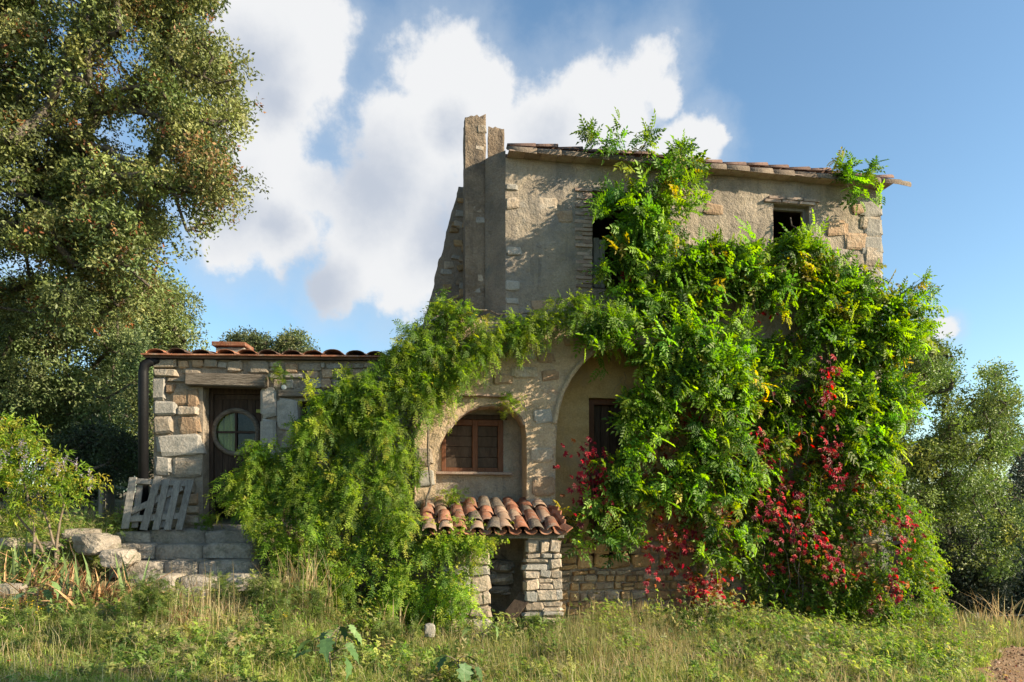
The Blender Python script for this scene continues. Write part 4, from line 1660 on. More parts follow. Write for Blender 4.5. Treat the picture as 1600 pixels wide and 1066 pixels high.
build_pallet()
p0 = P(150, 757, 11.3)
m_ = MB()
for i in range(10):
    m_.box(i * .05, i * .05 + .05, 0, .7, (i % 2) * .012 - i * .012, .006 + (i % 2) * .012 - i * .012)
sh = link('corrugated_sheet', m_.mesh('corrugated_sheet', M['green_sheet']), None, (p0[0], p0[1], p0[2]), (0, 0, .2))
tag(sh, 'green corrugated sheet lying on the bank left of the black downpipe', 'sheet')
for i, (a, b) in enumerate(((165, 775), (186, 780))):
    pass
tag(link('sheet_trestle', MB().box(0.02, .08, .05, .6, -.55, -.02).box(.4, .46, .05, .6, -.55, -.13).mesh('sheet_trestle', M['wood_grey']), None, (p0[0], p0[1], p0[2]), (0, 0, .2)), 'low timber trestle under the green corrugated sheet', 'trestle')

# fence at the right
fp = empty('wire_fence', P(1540, 1000, 15), 0, 'thin wire fence on leaning wooden posts before the dark bushes at right', 'fence')
fb_ = P(1540, 1000, 15)
for (px, py, px2, py2, Y) in ((1541, 1000, 1526, 958, 15), (1640, 1000, 1630, 950, 15.5), (1440, 1000, 1438, 955, 15)):
    a, b = P(px, py, Y) - fb_, P(px2, py2, Y) - fb_
    a[2] -= .4
    link('post', MB().tube([a, b], .035, 7).mesh('post', M['wood_grey'], True), fp)
link('wire', MB().tube([P(1440, 964, 15) - fb_, P(1528, 963, 15) - fb_, P(1630, 960, 15.5) - fb_], .0025, 4).mesh('wire', M['metal']), fp)

# >>>VEGETATION
def to3d(px, py, off):
    """points off metres in front of the house front seen at pixels"""
    px, py = np.asarray(px, float), np.asarray(py, float)
    d = np.stack([(px - 800) / F, np.ones_like(px)], -1)
    t = (C @ NI - off) / (d @ NI)
    p = d * t[:, None]
    return np.concatenate([p, (CAM_Z + (HOR - py) / F * t)[:, None]], 1)


OUT = np.array([-NI[0], -NI[1], 0.0])
RIGHT = np.array([UU[0], UU[1], 0.0])


def shoots(base, dirs, L, k, tpl, size, tints, r, droop=.5, spread=1.0, jit=.02, face=(0, 0, 0)):
    """leafy shoots: k leaves along each curved shoot"""
    n = len(base)
    t = (np.arange(k) + .5) / k
    dirs = unit(dirs)
    L = np.broadcast_to(np.asarray(L, float), (n,))
    pos = base[:, None, :] + dirs[:, None, :] * (L[:, None] * t[None])[..., None]
    pos[..., 2] -= droop * (L[:, None] * t[None] ** 2)
    pos = pos.reshape(-1, 3) + r.normal(0, jit, (n * k, 3))
    ax = np.repeat(dirs, k, 0)
    ax[:, 2] -= np.tile(2 * droop * t, n)
    rad = r.normal(0, 1, (n * k, 3))
    rad -= ax * np.sum(rad * ax, 1, keepdims=True)
    fwd = unit(ax * .55 + unit(rad) * spread + np.array([0, 0, -.12]))
    nrm = unit(r.normal(0, .45, (n * k, 3)) + np.array([0, 0, .9]) + np.asarray(face))
    sc = size * r.uniform(.65, 1.2, n * k)
    tt = np.repeat(tints, k, 0) * (1 + r.normal(0, .12, (n * k, 1)))
    return bake(tpl[0], tpl[1], pos, fwd, nrm, sc, np.clip(tt, .003, .9))


def leaf_obj(name, arr, mat='leaf', parent=None, kind=None):
    v, f, t = arr
    o = link(name, mk(name, v, f, M[mat], False, t), parent)
    if kind:
        o['kind'] = kind
    return o


def stem_obj(pts, r0, r1, mat='bark', parent=None, name='stem', n=6):
    pts = np.asarray(pts, float)
    return link(name, MB().tube(pts, list(np.linspace(r0, r1, len(pts))), n).mesh(name, M[mat], True), parent)


def wander(a, b, k, amp, r):
    t = np.linspace(0, 1, k)[:, None]
    p = np.asarray(a) * (1 - t) + np.asarray(b) * t
    w = np.cumsum(r.normal(0, 1, (k, 3)), 0)
    w -= w[-1] * t
    return p + amp * w / math.sqrt(k)


WIST = [(.125, .225, .028), (.16, .26, .03), (.08, .155, .028), (.215, .29, .032), (.32, .27, .04)]
WP = [.34, .3, .2, .12, .04]


def wisteria():
    r = np.random.default_rng(5)
    th = empty('wisteria_vine', house_world(4.6, -.5, -.3), 0, 'big yellow-green wisteria spreading over the right half of the house front', 'vine')
    polys = [
        ([(920, 205), (950, 215), (990, 235), (1020, 215), (1060, 230), (1085, 235), (1078, 262), (1020, 262), (960, 250), (930, 225)], 13, .2),
        ([(930, 300), (1010, 300), (1010, 400), (950, 395), (935, 350)], 26, .1),
        ([(1300, 250), (1330, 255), (1375, 262), (1350, 300), (1345, 330), (1310, 330), (1305, 290)], 5, .1),
        ([(935, 290), (965, 300), (985, 265), (1015, 255), (1062, 262), (1070, 310), (1062, 350), (1010, 400), (955, 380), (940, 340)], 70, .85),
        ([(945, 385), (1000, 350), (1050, 375), (1100, 382), (1150, 388), (1195, 398), (1215, 368), (1258, 372), (1272, 400), (1300, 420), (1335, 440), (1385, 462), (1430, 462), (1440, 490),
          (1415, 540), (1370, 560), (1290, 560), (1240, 500), (1180, 470), (1120, 460), (1080, 500), (1030, 470), (970, 470), (945, 430)], 470, .6),
        ([(915, 538), (925, 500), (965, 485), (1010, 455), (1060, 480), (1100, 500), (1130, 560), (1190, 600), (1210, 640), (1150, 660), (1100, 640), (1060, 610), (1010, 575), (960, 548)], 235, .6),
        ([(965, 635), (990, 605), (1040, 620), (1060, 680), (1080, 740), (1050, 780), (985, 800), (950, 780), (942, 730), (958, 690)], 110, .35),
        ([(1100, 500), (1200, 480), (1280, 540), (1300, 620), (1260, 700), (1180, 740), (1120, 740), (1090, 660)], 165, .4),
        ([(1270, 560), (1390, 540), (1410, 590), (1405, 650), (1385, 720), (1370, 760), (1310, 720), (1280, 650)], 190, .55),
        ([(1075, 640), (1150, 620), (1165, 760), (1140, 870), (1085, 860), (1080, 780)], 60, .25),
        ([(878, 770), (900, 760), (960, 790), (1000, 860), (985, 880), (930, 860), (880, 840)], 24, .25),
        ([(1060, 740), (1180, 730), (1250, 780), (1230, 880), (1120, 900), (1070, 840)], 40, .2),
    ]
    arrs = []
    for poly, n, bulge in polys:
        def dens(x, y):
            d = np.clip((fbm(x / 42, y / 42, seed=17) - .36) * 4.5, .06, 1)
            for cx, cy, ax, ay in ((1160, 505, 80, 34), (1225, 470, 40, 26), (1130, 660, 40, 26), (940, 640, 30, 60)):
                d = d * np.where(((x - cx) / ax) ** 2 + ((y - cy) / ay) ** 2 < 1, .3, 1)
            return d
        px, py = sample_poly(poly, n, r, dens)
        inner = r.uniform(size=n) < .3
        off = .10 + bulge * (.35 + 1.1 * np.clip(fbm(px / 70, py / 70, seed=3) - .25, 0, 1)) * np.where(inner, r.uniform(.1, .5, n), r.uniform(.75, 1.1, n))
        off = off + np.where((px < 1165) & (py > 500), .42 * np.clip((px - 860) / 40, 0, 1), 0) * (r.uniform(size=n) < .85)
        b = to3d(px, py, off)
        d = OUT * .55 + RIGHT * r.normal(.2, .8, (n, 1)) + np.array([0, 0, 1]) * r.normal(.1, .5, (n, 1))
        tn = pick(WIST, n, r, WP) * r.choice([.72, 1.02, 1.32], (n, 1), p=[.28, .4, .32])
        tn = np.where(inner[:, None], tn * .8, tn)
        h = r.uniform(size=n) < .55
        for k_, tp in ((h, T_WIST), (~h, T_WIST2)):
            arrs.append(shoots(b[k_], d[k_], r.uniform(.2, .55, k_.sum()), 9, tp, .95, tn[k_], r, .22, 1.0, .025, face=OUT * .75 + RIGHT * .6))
    # single sprays reaching out over the roof and past the right corner
    tips = [(950, 235, 925, 205), (1000, 250, 1010, 222), (1040, 250, 1070, 232), (1325, 300, 1318, 255), (1335, 300, 1362, 262), (1400, 470, 1455, 455), (1400, 470, 1440, 435), (1400, 520, 1448, 500), (1330, 310, 1325, 262)]
    for x0, y0, x1, y1 in tips:
        a, b = to3d([x0], [y0], .25)[0], to3d([x1], [y1], .35)[0]
        stem_obj(wander(a, b, 6, .03, r), .008, .003, 'bark_pale', th)
        n = 5
        base = a + (b - a) * np.linspace(.35, .95, n)[:, None]
        arrs.append(shoots(base, np.tile(b - a, (n, 1)) + r.normal(0, .15, (n, 3)), .2, 6, T_WIST, .8, pick(WIST, n, r, WP), r, .15, .8, .02))
    leaf_obj('foliage', merge(arrs), 'leaf', th)
    # woody stems up the wall and loose tendrils
    for x0, y0, x1, y1, w in ((1180, 960, 1090, 520, .035), (1200, 960, 1250, 480, .03), (1090, 520, 1020, 300, .025), (1250, 480, 1235, 340, .02), (1175, 950, 1140, 600, .03),
                              (1110, 560, 960, 520, .018), (1250, 500, 1380, 470, .02), (1230, 960, 1320, 620, .025), (1140, 610, 1180, 420, .02), (1300, 700, 1360, 560, .015), (1060, 880, 1100, 640, .014), (985, 860, 1060, 640, .012)):
        o = .5 if x0 < 1120 and y0 > 600 else .12
        a, b = to3d([x0], [y0], o)[0], to3d([x1], [y1], .14)[0]
        stem_obj(wander(a, b, 16, .22, r), w, w * .6, 'bark', th)
    for i in range(26):
        px, py = r.uniform(960, 1340), r.uniform(400, 820)
        a = to3d([px], [py], .65)[0]
        b = a + np.array([r.normal(0, .15), r.normal(0, .05), -r.uniform(.3, .7)])
        stem_obj(wander(a, b, 8, .10, r), .005, .003, 'bark_pale', th, 'tendril', 4)


def jasmine():
    r = np.random.default_rng(6)
    th = empty('climbing_jasmine', P(600, 950, 9.6), 0, 'dense feathery dark green climber heaped between the plank door and the niche', 'vine')
    main = [(690, 472), (706, 465), (722, 492), (760, 490), (798, 508), (790, 525), (752, 558), (715, 590), (688, 618), (662, 650), (646, 678), (634, 706), (628, 740), (636, 790), (636, 805), (735, 815), (722, 850), (730, 890), (745, 950),
            (640, 968), (540, 945), (440, 905), (408, 875), (392, 810), (362, 770), (366, 742), (398, 705), (430, 690), (465, 665), (488, 625), (535, 600), (588, 580), (612, 545), (648, 515)]
    arm = [(780, 500), (840, 480), (900, 462), (955, 478), (960, 492), (900, 500), (840, 512), (800, 530)]
    arrs = []

    def surf(px, py, r, inner):
        v = np.clip((py - 480) / 430, 0, 1)
        Y = 11.0 - 1.25 * v ** .8
        Y = Y - .6 * (fbm(px / 55, py / 55, seed=13) - .45) - .75 * (fbm(px / 24, py / 24, seed=14) - .45) + inner * r.uniform(.1, .6, len(px))
        Y = np.where(px < 470, np.minimum(Y + .2, 10.55), Y)
        Y = np.where(px > 655, np.minimum(Y, np.where(py > 640, 9.95, 10.85)), Y)
        return Y
    jc = [(.12, .195, .022), (.165, .25, .024), (.235, .30, .03), (.07, .13, .022), (.31, .32, .05)]
    jp = [.32, .3, .18, .14, .06]
    spill = [(655, 800), (700, 806), (752, 808), (785, 822), (775, 842), (742, 870), (660, 860)]
    for poly, n in ((main, 3500), (arm, 200), (spill, 230)):
        dens = lambda x, y: np.clip((fbm(x / 30, y / 30, seed=23) - .33) * 4.5, .10, 1)
        px, py = sample_poly(poly, n, r, dens)
        inner = r.uniform(size=n) < .3
        Y = surf(px, py, r, inner) if poly is main else (np.full(n, 11.0) - r.uniform(0, .25, n) if poly is arm else np.interp(py, [800, 850], [10.7, 9.8]) - r.uniform(0, .15, n))
        b = np.stack([(px - 800) / F * Y, Y, CAM_Z + (HOR - py) / F * Y], 1)
        d = np.stack([r.normal(.05, .55, n), r.normal(-.55, .3, n), r.normal(-.1, .5, n)], 1)
        tn = pick(jc, n, r, jp) * (1 + .5 * np.clip((py - 780) / 200, 0, 1))[:, None]
        lo = (r.uniform(size=n) < np.clip((py - 700) / 160, .1, .75))
        arrs.append(shoots(b[~lo], d[~lo], r.uniform(.16, .4, (~lo).sum()), 9, T_JASM, 1.2, tn[~lo], r, .75, .85, .012, face=(.6, -.75, .1)))
        arrs.append(shoots(b[lo], d[lo] + [0, 0, .35], r.uniform(.10, .3, lo.sum()), 10, T_PAIR, .52, tn[lo] * [1.25, 1.15, 1.1], r, .35, .9, .02, face=(.6, -.75, .2)))
    # loose sprays along the left and upper edges
    for x0, y0, x1, y1 in ((400, 720, 350, 745), (390, 760, 345, 770), (430, 690, 392, 690), (500, 640, 485, 600), (560, 600, 540, 580), (650, 530, 632, 512), (700, 490, 690, 462), (730, 500, 728, 478), (395, 800, 372, 790), (660, 700, 655, 735), (800, 520, 812, 545)):
        Y = 10.3 if x0 < 520 else 10.8
        a, b = P(x0, y0, Y), P(x1, y1, Y - .15)
        n = 7
        arrs.append(shoots(a + (b - a) * np.linspace(.2, 1, n)[:, None], np.tile(b - a, (n, 1)) + r.normal(0, .12, (n, 3)), .2, 7, T_JASM, 1.15, pick(jc, n, r, jp) * 1.3, r, .5, .9, .015))
    leaf_obj('foliage', merge(arrs), 'leaf', th)
    for x0, y0, Y0, x1, y1, Y1, w in ((560, 950, 10.2, 700, 500, 11.15, .03), (600, 950, 10.3, 520, 640, 10.9, .025), (640, 950, 10.2, 660, 600, 11, .025), (520, 950, 10.2, 430, 720, 10.7, .02), (700, 510, 11.1, 950, 480, 11.1, .018), (700, 955, 9.9, 690, 820, 9.8, .012)):
        stem_obj(wander(P(x0, y0, Y0), P(x1, y1, Y1), 14, .2, r), w, w * .5, 'bark', th)
    # tufts on the arcade and the annex wall
    for name, lab, px, py, Y, n, s in (('wall_fern', 'small green tuft rooted over the right side of the niche arch', 797, 628, 10.92, 30, .8), ('wall_fern', 'small leafy tuft growing in the stones above the annex door', 435, 583, 11.2, 24, .7),
                                       ('wall_fern', 'leafy tuft at the bottom left of the niche behind the tiles', 705, 775, 10.75, 34, .8), ('wall_fern', 'weedy green tuft at the foot of the plank door jamb', 325, 812, 11.0, 26, .8)):
        t = empty(name, P(px, py, Y), 0, lab, 'wall plant', 'tufts growing in the masonry')
        b = np.tile(P(px, py, Y), (n, 1)) + r.normal(0, .07, (n, 3)) * [1.3, .3, .8]
        leaf_obj('foliage', shoots(b, r.normal(0, 1, (n, 3)) * [1, .6, 1] + [0, -.7, .1], .14, 6, T_JASM, s, pick(jc, n, r, jp), r, .5, 1, .01), 'leaf', t)


def honeysuckle():
    r = np.random.default_rng(8)
    th = empty('honeysuckle_mound', house_world(6.0, -1.2, -.6), 0, 'rounded mound of small leaved creeper against the lower right house corner', 'bush')
    poly = [(1235, 760), (1270, 700), (1320, 690), (1370, 740), (1402, 770), (1438, 800), (1450, 840), (1465, 880), (1462, 920), (1475, 960), (1490, 1010), (1440, 1020), (1380, 990), (1300, 985), (1200, 975), (1150, 965), (1200, 900), (1230, 830)]
    hc = [(.14, .22, .025), (.10, .17, .028), (.2, .27, .03), (.065, .115, .02), (.27, .28, .05)]
    hp = [.34, .28, .18, .14, .06]
    arrs = []
    n = 3700
    dens = lambda x, y: np.clip((fbm(x / 34, y / 34, seed=43) - .34) * 4.5, .08, 1) * np.clip((x - 1150) / 170, .12, 1)
    px, py = sample_poly(poly, n, r, dens)
    v = np.clip((py - 690) / 300, 0, 1)
    side = np.clip((px - 1200) / 220, 0, 1)
    off = .25 + 1.15 * v ** .7 * side + .5 * (fbm(px / 50, py / 50, seed=33) - .4)
    inner = r.uniform(size=n) < .3
    off = np.where(inner, off * r.uniform(.3, .8, n), off)
    # past the corner the mound wraps round, so it lies beside the wall, not in front of it
    beyond = np.clip((px - 1385) / 60, 0, 1)
    off = off * (1 - beyond) + beyond * r.uniform(-.7, .9, n)
    b = to3d(px, py, off)
    d = OUT * .5 + RIGHT * r.normal(.35, .6, (n, 1)) + np.array([0, 0, 1]) * r.normal(-.05, .5, (n, 1))
    arrs.append(shoots(b, d, r.uniform(.12, .34, n), 8, T_PAIR, .95, pick(hc, n, r, hp), r, .6, .7, .012, face=OUT * .5 + RIGHT * .7))
    # thinner trailers between the mound and the arch
    px, py = sample_poly([(1100, 740), (1240, 700), (1260, 860), (1180, 960), (1080, 900)], 560, r, lambda x, y: np.clip((fbm(x / 18, y / 50, seed=53) - .45) * 7, .02, 1))
    b = to3d(px, py, r.uniform(.12, .4, len(px)))
    d = OUT * .3 + RIGHT * r.normal(.1, .5, (len(px), 1)) + np.array([0, 0, -1]) * r.uniform(.2, 1, (len(px), 1))
    arrs.append(shoots(b, d, r.uniform(.15, .4, len(px)), 8, T_PAIR, .9, pick(hc, len(px), r, hp), r, .4, .7, .012, face=OUT * .4))
    # low skirt spilling over the grass
    m = 900
    px, py = sample_poly([(1100, 960), (1300, 970), (1480, 1000), (1510, 1050), (1400, 1075), (1230, 1040), (1080, 1000)], m, r, lambda x, y: np.clip((fbm(x / 30, y / 18, seed=63) - .38) * 5, .05, 1))
    Y = np.interp(py, [955, 1080], [10.9, 8.4]) + r.normal(0, .15, m)
    X = (px - 800) / F * Y
    b = np.stack([X, Y, ground_z(X, Y) + r.uniform(.03, .22, m)], 1)
    arrs.append(shoots(b, r.normal(0, 1, (m, 3)) * [1, .6, .5] + [0, -.2, .4], r.uniform(.1, .25, m), 7, T_PAIR, .85, pick(hc, m, r, hp) * 1.1, r, .3, .8, .012))
    leaf_obj('foliage', merge(arrs), 'leaf', th)
    for i in range(20):
        px, py = r.uniform(1190, 1420), 985
        a = to3d([px], [py], r.uniform(.1, .7))[0]
        bb = to3d([px + r.normal(0, 50)], [r.uniform(740, 880)], r.uniform(.1, .8))[0]
        stem_obj(wander(a, bb, 10, .2, r), .012, .005, 'bark', th, n=5)


def red_creeper():
    r = np.random.default_rng(9)
    rc = [(.42, .022, .035), (.26, .016, .03), (.50, .05, .05), (.14, .02, .025), (.34, .11, .03), (.2, .17, .04)]
    strands = [
        ([(915, 700), (925, 740), (930, 800)], 135, .72, 26, 'crimson creeper strand hanging inside the mouth of the big arch'),
        ([(1298, 562), (1297, 600), (1292, 650)], 50, .85, 12, 'short scarlet strand near the right house corner, topmost of the red trailers'),
        ([(1292, 680), (1298, 715), (1305, 765)], 60, .85, 13, 'bright scarlet strand low under the topmost red strand at the right corner'),
        ([(1185, 668), (1180, 700), (1188, 730)], 55, .6, 22, 'dull red creeper cluster in the shade over the middle of the wall'),
        ([(1045, 815), (1030, 860), (1022, 910)], 52, .7, 26, 'deep red creeper strand over the fieldstones beside the arch'),
        ([(1062, 830), (1080, 850), (1072, 870)], 36, .7, 28, 'dark crimson creeper cluster just right of the strand over the fieldstones'),
        ([(1115, 905), (1098, 925), (1140, 945)], 60, .65, 24, 'low red creeper cluster near the ground right of the arch'),
        ([(1240, 800), (1235, 840), (1262, 858)], 58, .85, 38, 'broad red creeper patch in the shade left of the leafy mound'),
        ([(1285, 848), (1298, 870), (1310, 900)], 44, 1.05, 14, 'small red strand lying on the left flank of the leafy mound'),
        ([(1418, 812), (1420, 825), (1412, 870)], 34, 1.15, 14, 'scattered red leaves high on the sunny side of the leafy mound'),
        ([(1390, 895), (1396, 915), (1398, 925)], 26, 1.25, 8, 'small pink-red strand in the middle of the sunny mound'),
        ([(980, 430), (985, 440), (990, 445)], 14, .55, 9, 'little dark red cluster beside the left upper window'),
        ([(1195, 475), (1198, 490), (1190, 500)], 14, .4, 12, 'faint red cluster high on the wall between the two upper windows'),
        ([(1275, 1000), (1290, 1005), (1300, 995)], 12, 1.2, 14, 'few red leaves in the grass at the foot of the mound'),
        ([(1220, 760), (1215, 790), (1225, 815)], 80, .65, 34, 'dusky red creeper leaves on the wall above the broad red patch'),
    ]
    for pts, n, off, w, lab in strands:
        pts = np.array(pts, float)
        t = r.uniform(0, len(pts) - 1, n)
        px = np.interp(t, range(len(pts)), pts[:, 0]) + r.normal(0, w * .7, n)
        py = np.interp(t, range(len(pts)), pts[:, 1]) + r.normal(0, 11, n)
        p3 = to3d(px, py, off + r.normal(0, .06, n))
        o = empty('red_creeper', to3d([pts[0, 0]], [pts[0, 1]], off)[0], 0, lab, 'creeper', 'red autumn creeper on the house')
        fw = OUT * .5 + RIGHT * r.normal(0, .7, (n, 1)) + np.array([0, 0, -1]) * r.uniform(.2, 1.2, (n, 1))
        nr = OUT * .8 + r.normal(0, .5, (n, 3)) + np.array([.3, 0, .5])
        v, f, tt = bake(*T_CREEP, p3, fw, nr, r.uniform(.55, 1.1, n), pick(rc, n, r, [.30, .27, .13, .16, .08, .06]))
        loc = np.array(o.location)
        leaf_obj('foliage', (v - loc, f, tt), 'leaf', o)
        st = to3d(np.interp(np.linspace(0, 2, 7), range(3), pts[:, 0]), np.interp(np.linspace(0, 2, 7), range(3), pts[:, 1]), off - .03) - loc
        stem_obj(st, .006, .003, 'bark', o, n=5)
    # single turned leaves scattered through the lower creeper
    m = 520
    px, py = sample_poly([(1010, 660), (1120, 620), (1290, 600), (1330, 700), (1440, 800), (1460, 920), (1350, 960), (1150, 960), (1030, 930)], m, r, lambda x, y: np.clip((fbm(x / 24, y / 34, seed=73) - .46) * 6, .03, 1))
    v_ = np.clip((py - 690) / 300, 0, 1)
    off = np.maximum(.45, .3 + 1.15 * v_ ** .7 * np.clip((px - 1200) / 220, 0, 1)) + r.uniform(-.25, .2, m)
    p3 = to3d(px, py, off)
    o = empty('turning_creeper', to3d([1200], [950], .5)[0], 0, 'scattered bronze and red single leaves mixed all through the lower right creeper', 'creeper')
    fw = OUT * .4 + RIGHT * r.normal(0, .8, (m, 1)) + np.array([0, 0, -1]) * r.uniform(0, 1, (m, 1))
    v, f, tt = bake(*T_CREEP, p3, fw, OUT * .7 + r.normal(0, .5, (m, 3)) + RIGHT * .3, r.uniform(.5, 1.15, m), pick([(.34, .03, .03), (.42, .1, .03), (.24, .12, .03), (.45, .2, .04), (.2, .03, .03)], m, r))
    leaf_obj('foliage', (v - np.array(o.location), f, tt), 'leaf', o)
    # brown and orange dying leaves low on the wall
    m = 1500
    px, py = sample_poly([(1000, 640), (1100, 600), (1240, 600), (1310, 700), (1290, 900), (1200, 960), (1060, 930), (1000, 760)], m, r, lambda x, y: np.clip((fbm(x / 30, y / 30, seed=71) - .42) * 5, .03, 1))
    o = empty('withered_creeper', to3d([1150], [900], .2)[0], 0, 'brown withered creeper leaves clinging to the shaded wall behind the green vines', 'creeper')
    p3 = to3d(px, py, r.uniform(.05, .3, m) + .5 * ((px < 1150) & (r.uniform(size=m) < .6)))
    fw = OUT * .4 + RIGHT * r.normal(0, .8, (m, 1)) + np.array([0, 0, -1]) * r.uniform(.1, 1, (m, 1))
    v, f, tt = bake(*T_CREEP, p3, fw, OUT + r.normal(0, .6, (m, 3)), r.uniform(.5, 1.0, m), pick([(.24, .12, .05), (.34, .15, .03), (.18, .05, .03), (.3, .2, .06)], m, r))
    leaf_obj('foliage', (v - np.array(o.location), f, tt), 'leaf', o)


wisteria()
jasmine()
honeysuckle()
for o_ in [o for o in bpy.data.objects if o.parent is not None and o.parent.name.split('.')[0] in ('wisteria_vine', 'climbing_jasmine', 'honeysuckle_mound', 'wall_fern')]:
    o_.location = -o_.parent.location          # built in place, measured from the plant's foot
red_creeper()


# ------------------------------------------------------------------ trees
OAK = [(.14, .165, .05), (.18, .20, .062), (.105, .13, .045), (.23, .235, .08), (.29, .17, .07)]
OAKP = [.36, .3, .2, .12, .02]


def tree(name, label, cat, poly, Y0, dY, nclump, tips, per, size, crad, base, tr, seed, group=None, cols=OAK, p=OAKP, gap=.42, gs=60, flat=.75, mat='leaf_oak', rust=0.0, extra=None, trunk_to=None, thin=()):
    r = np.random.default_rng(seed)
    def dens(x, y):
        d = np.clip((fbm(x / gs, y / gs, seed=seed) - gap) * 8, 0.0, 1)
        for cx, cy, ax, ay in thin:
            d = d * np.where(((x - cx) / ax) ** 2 + ((y - cy) / ay) ** 2 < 1, .45, 1)
        return d
    px, py = sample_poly(poly, nclump, r, dens)
    n = len(px)
    Y = Y0 + r.uniform(-1, 1, n) * dY
    c = np.stack([(px - 800) / F * Y, Y, CAM_Z + (HOR - py) / F * Y], 1)
    if extra is not None:
        c = np.concatenate([c, extra(r)])
        n = len(c)
    base = np.array(base, float)
    th = empty(name, base, 0, label, cat, group)
    # skeleton: every clump grows from the nearest point of the tree so far
    fork = np.array(trunk_to if trunk_to is not None else (base * .35 + c.mean(0) * .65))
    nodes = [base + (fork - base) * t + r.normal(0, tr * .5, 3) * (t > 0) for t in np.linspace(0, 1, 7)]
    par = [-1, 0, 1, 2, 3, 4, 5]
    order = np.argsort(np.linalg.norm(c - fork, axis=1))
    arr = np.zeros((7 + 5 * n, 3))
    arr[:7] = nodes
    cnt = 7
    for i in order:
        dd = np.linalg.norm(arr[3:cnt] - c[i], axis=1) + .25 * np.linalg.norm(arr[3:cnt] - fork, axis=1) * .3
        j = int(np.argmin(dd)) + 3
        L_ = np.linalg.norm(c[i] - arr[j])
        k = int(np.clip(L_ / .5, 1, 4))
        prev = j
        for q in range(1, k + 1):
            pnt = arr[j] + (c[i] - arr[j]) * q / k + r.normal(0, .06 * L_, 3) * (q < k) + np.array([0, 0, -.05 * L_ * math.sin(math.pi * q / k)])
            arr[cnt] = pnt
            par.append(prev)
            prev = cnt
            cnt += 1
    w = np.zeros(cnt)
    haschild = np.zeros(cnt, bool)
    for i in range(cnt - 1, 0, -1):
        if not haschild[i]:
            w[i] += 1
        w[par[i]] += w[i]
        haschild[par[i]] = True
    rad = tr * (np.maximum(w, 1) / w[0]) ** .5
    rad = np.maximum(rad, .008)
    # tubes
    a, b = np.arange(1, cnt), np.array(par[1:])
    d = unit(arr[a] - arr[b])
    s1 = unit(np.cross(d, np.where(abs(d[:, 2:3]) < .9, [[0, 0, 1.]], [[1., 0, 0]])))
    s2 = np.cross(d, s1)
    m = 5
    ang = 2 * np.pi * np.arange(m) / m
    ringd = s1[:, None] * np.cos(ang)[None, :, None] + s2[:, None] * np.sin(ang)[None, :, None]
    Va = arr[b][:, None] + ringd * np.minimum(rad[b], rad[a] * 1.35)[:, None, None]
    Vb = arr[a][:, None] + ringd * rad[a][:, None, None]
    V = np.concatenate([Va, Vb], 1).reshape(-1, 3)
    q = np.stack([np.arange(m), (np.arange(m) + 1) % m, (np.arange(m) + 1) % m + m, np.arange(m) + m], -1)
    Fc = (q[None] + (np.arange(cnt - 1) * 2 * m)[:, None, None]).reshape(-1, 4)
    link('trunk', mk('trunk', V - base, Fc, M['bark']), th)
    # leaves: twig tips through every clump, thick towards its shell
    g = unit(r.normal(0, 1, (n, tips, 3))) * (r.uniform(.15, 1, (n, tips, 1)) ** .45)
    cr = crad * r.uniform(.65, 1.35, (n, 1, 1))
    tipp = (c[:, None] + g * cr * np.array([1, 1, flat])).reshape(-1, 3)
    out = g.reshape(-1, 3)
    N = len(tipp)
    tc = pick(cols, n, r, p)
    tc = np.repeat(tc, tips, 0) * (1 + r.normal(0, .15, (N, 1)))
    if rust:
        k = r.uniform(size=N) < rust
        tc[k] = pick([(.26, .10, .04), (.2, .085, .035), (.3, .16, .07)], k.sum(), r)
    pos = np.repeat(tipp, per, 0) + r.normal(0, size * .85, (N * per, 3))
    fw = np.repeat(out, per, 0) * .7 + r.normal(0, .8, (N * per, 3))
    nr = np.repeat(out, per, 0) * .8 + r.normal(0, .5, (N * per, 3)) + np.array([0, 0, .35])
    v, f, t = bake(*T_LEAF, pos, fw, nr, size * r.uniform(.7, 1.3, N * per), np.clip(np.repeat(tc, per, 0), .004, .9))
    leaf_obj('crown', (v - base, f, t), mat, th)
    return th


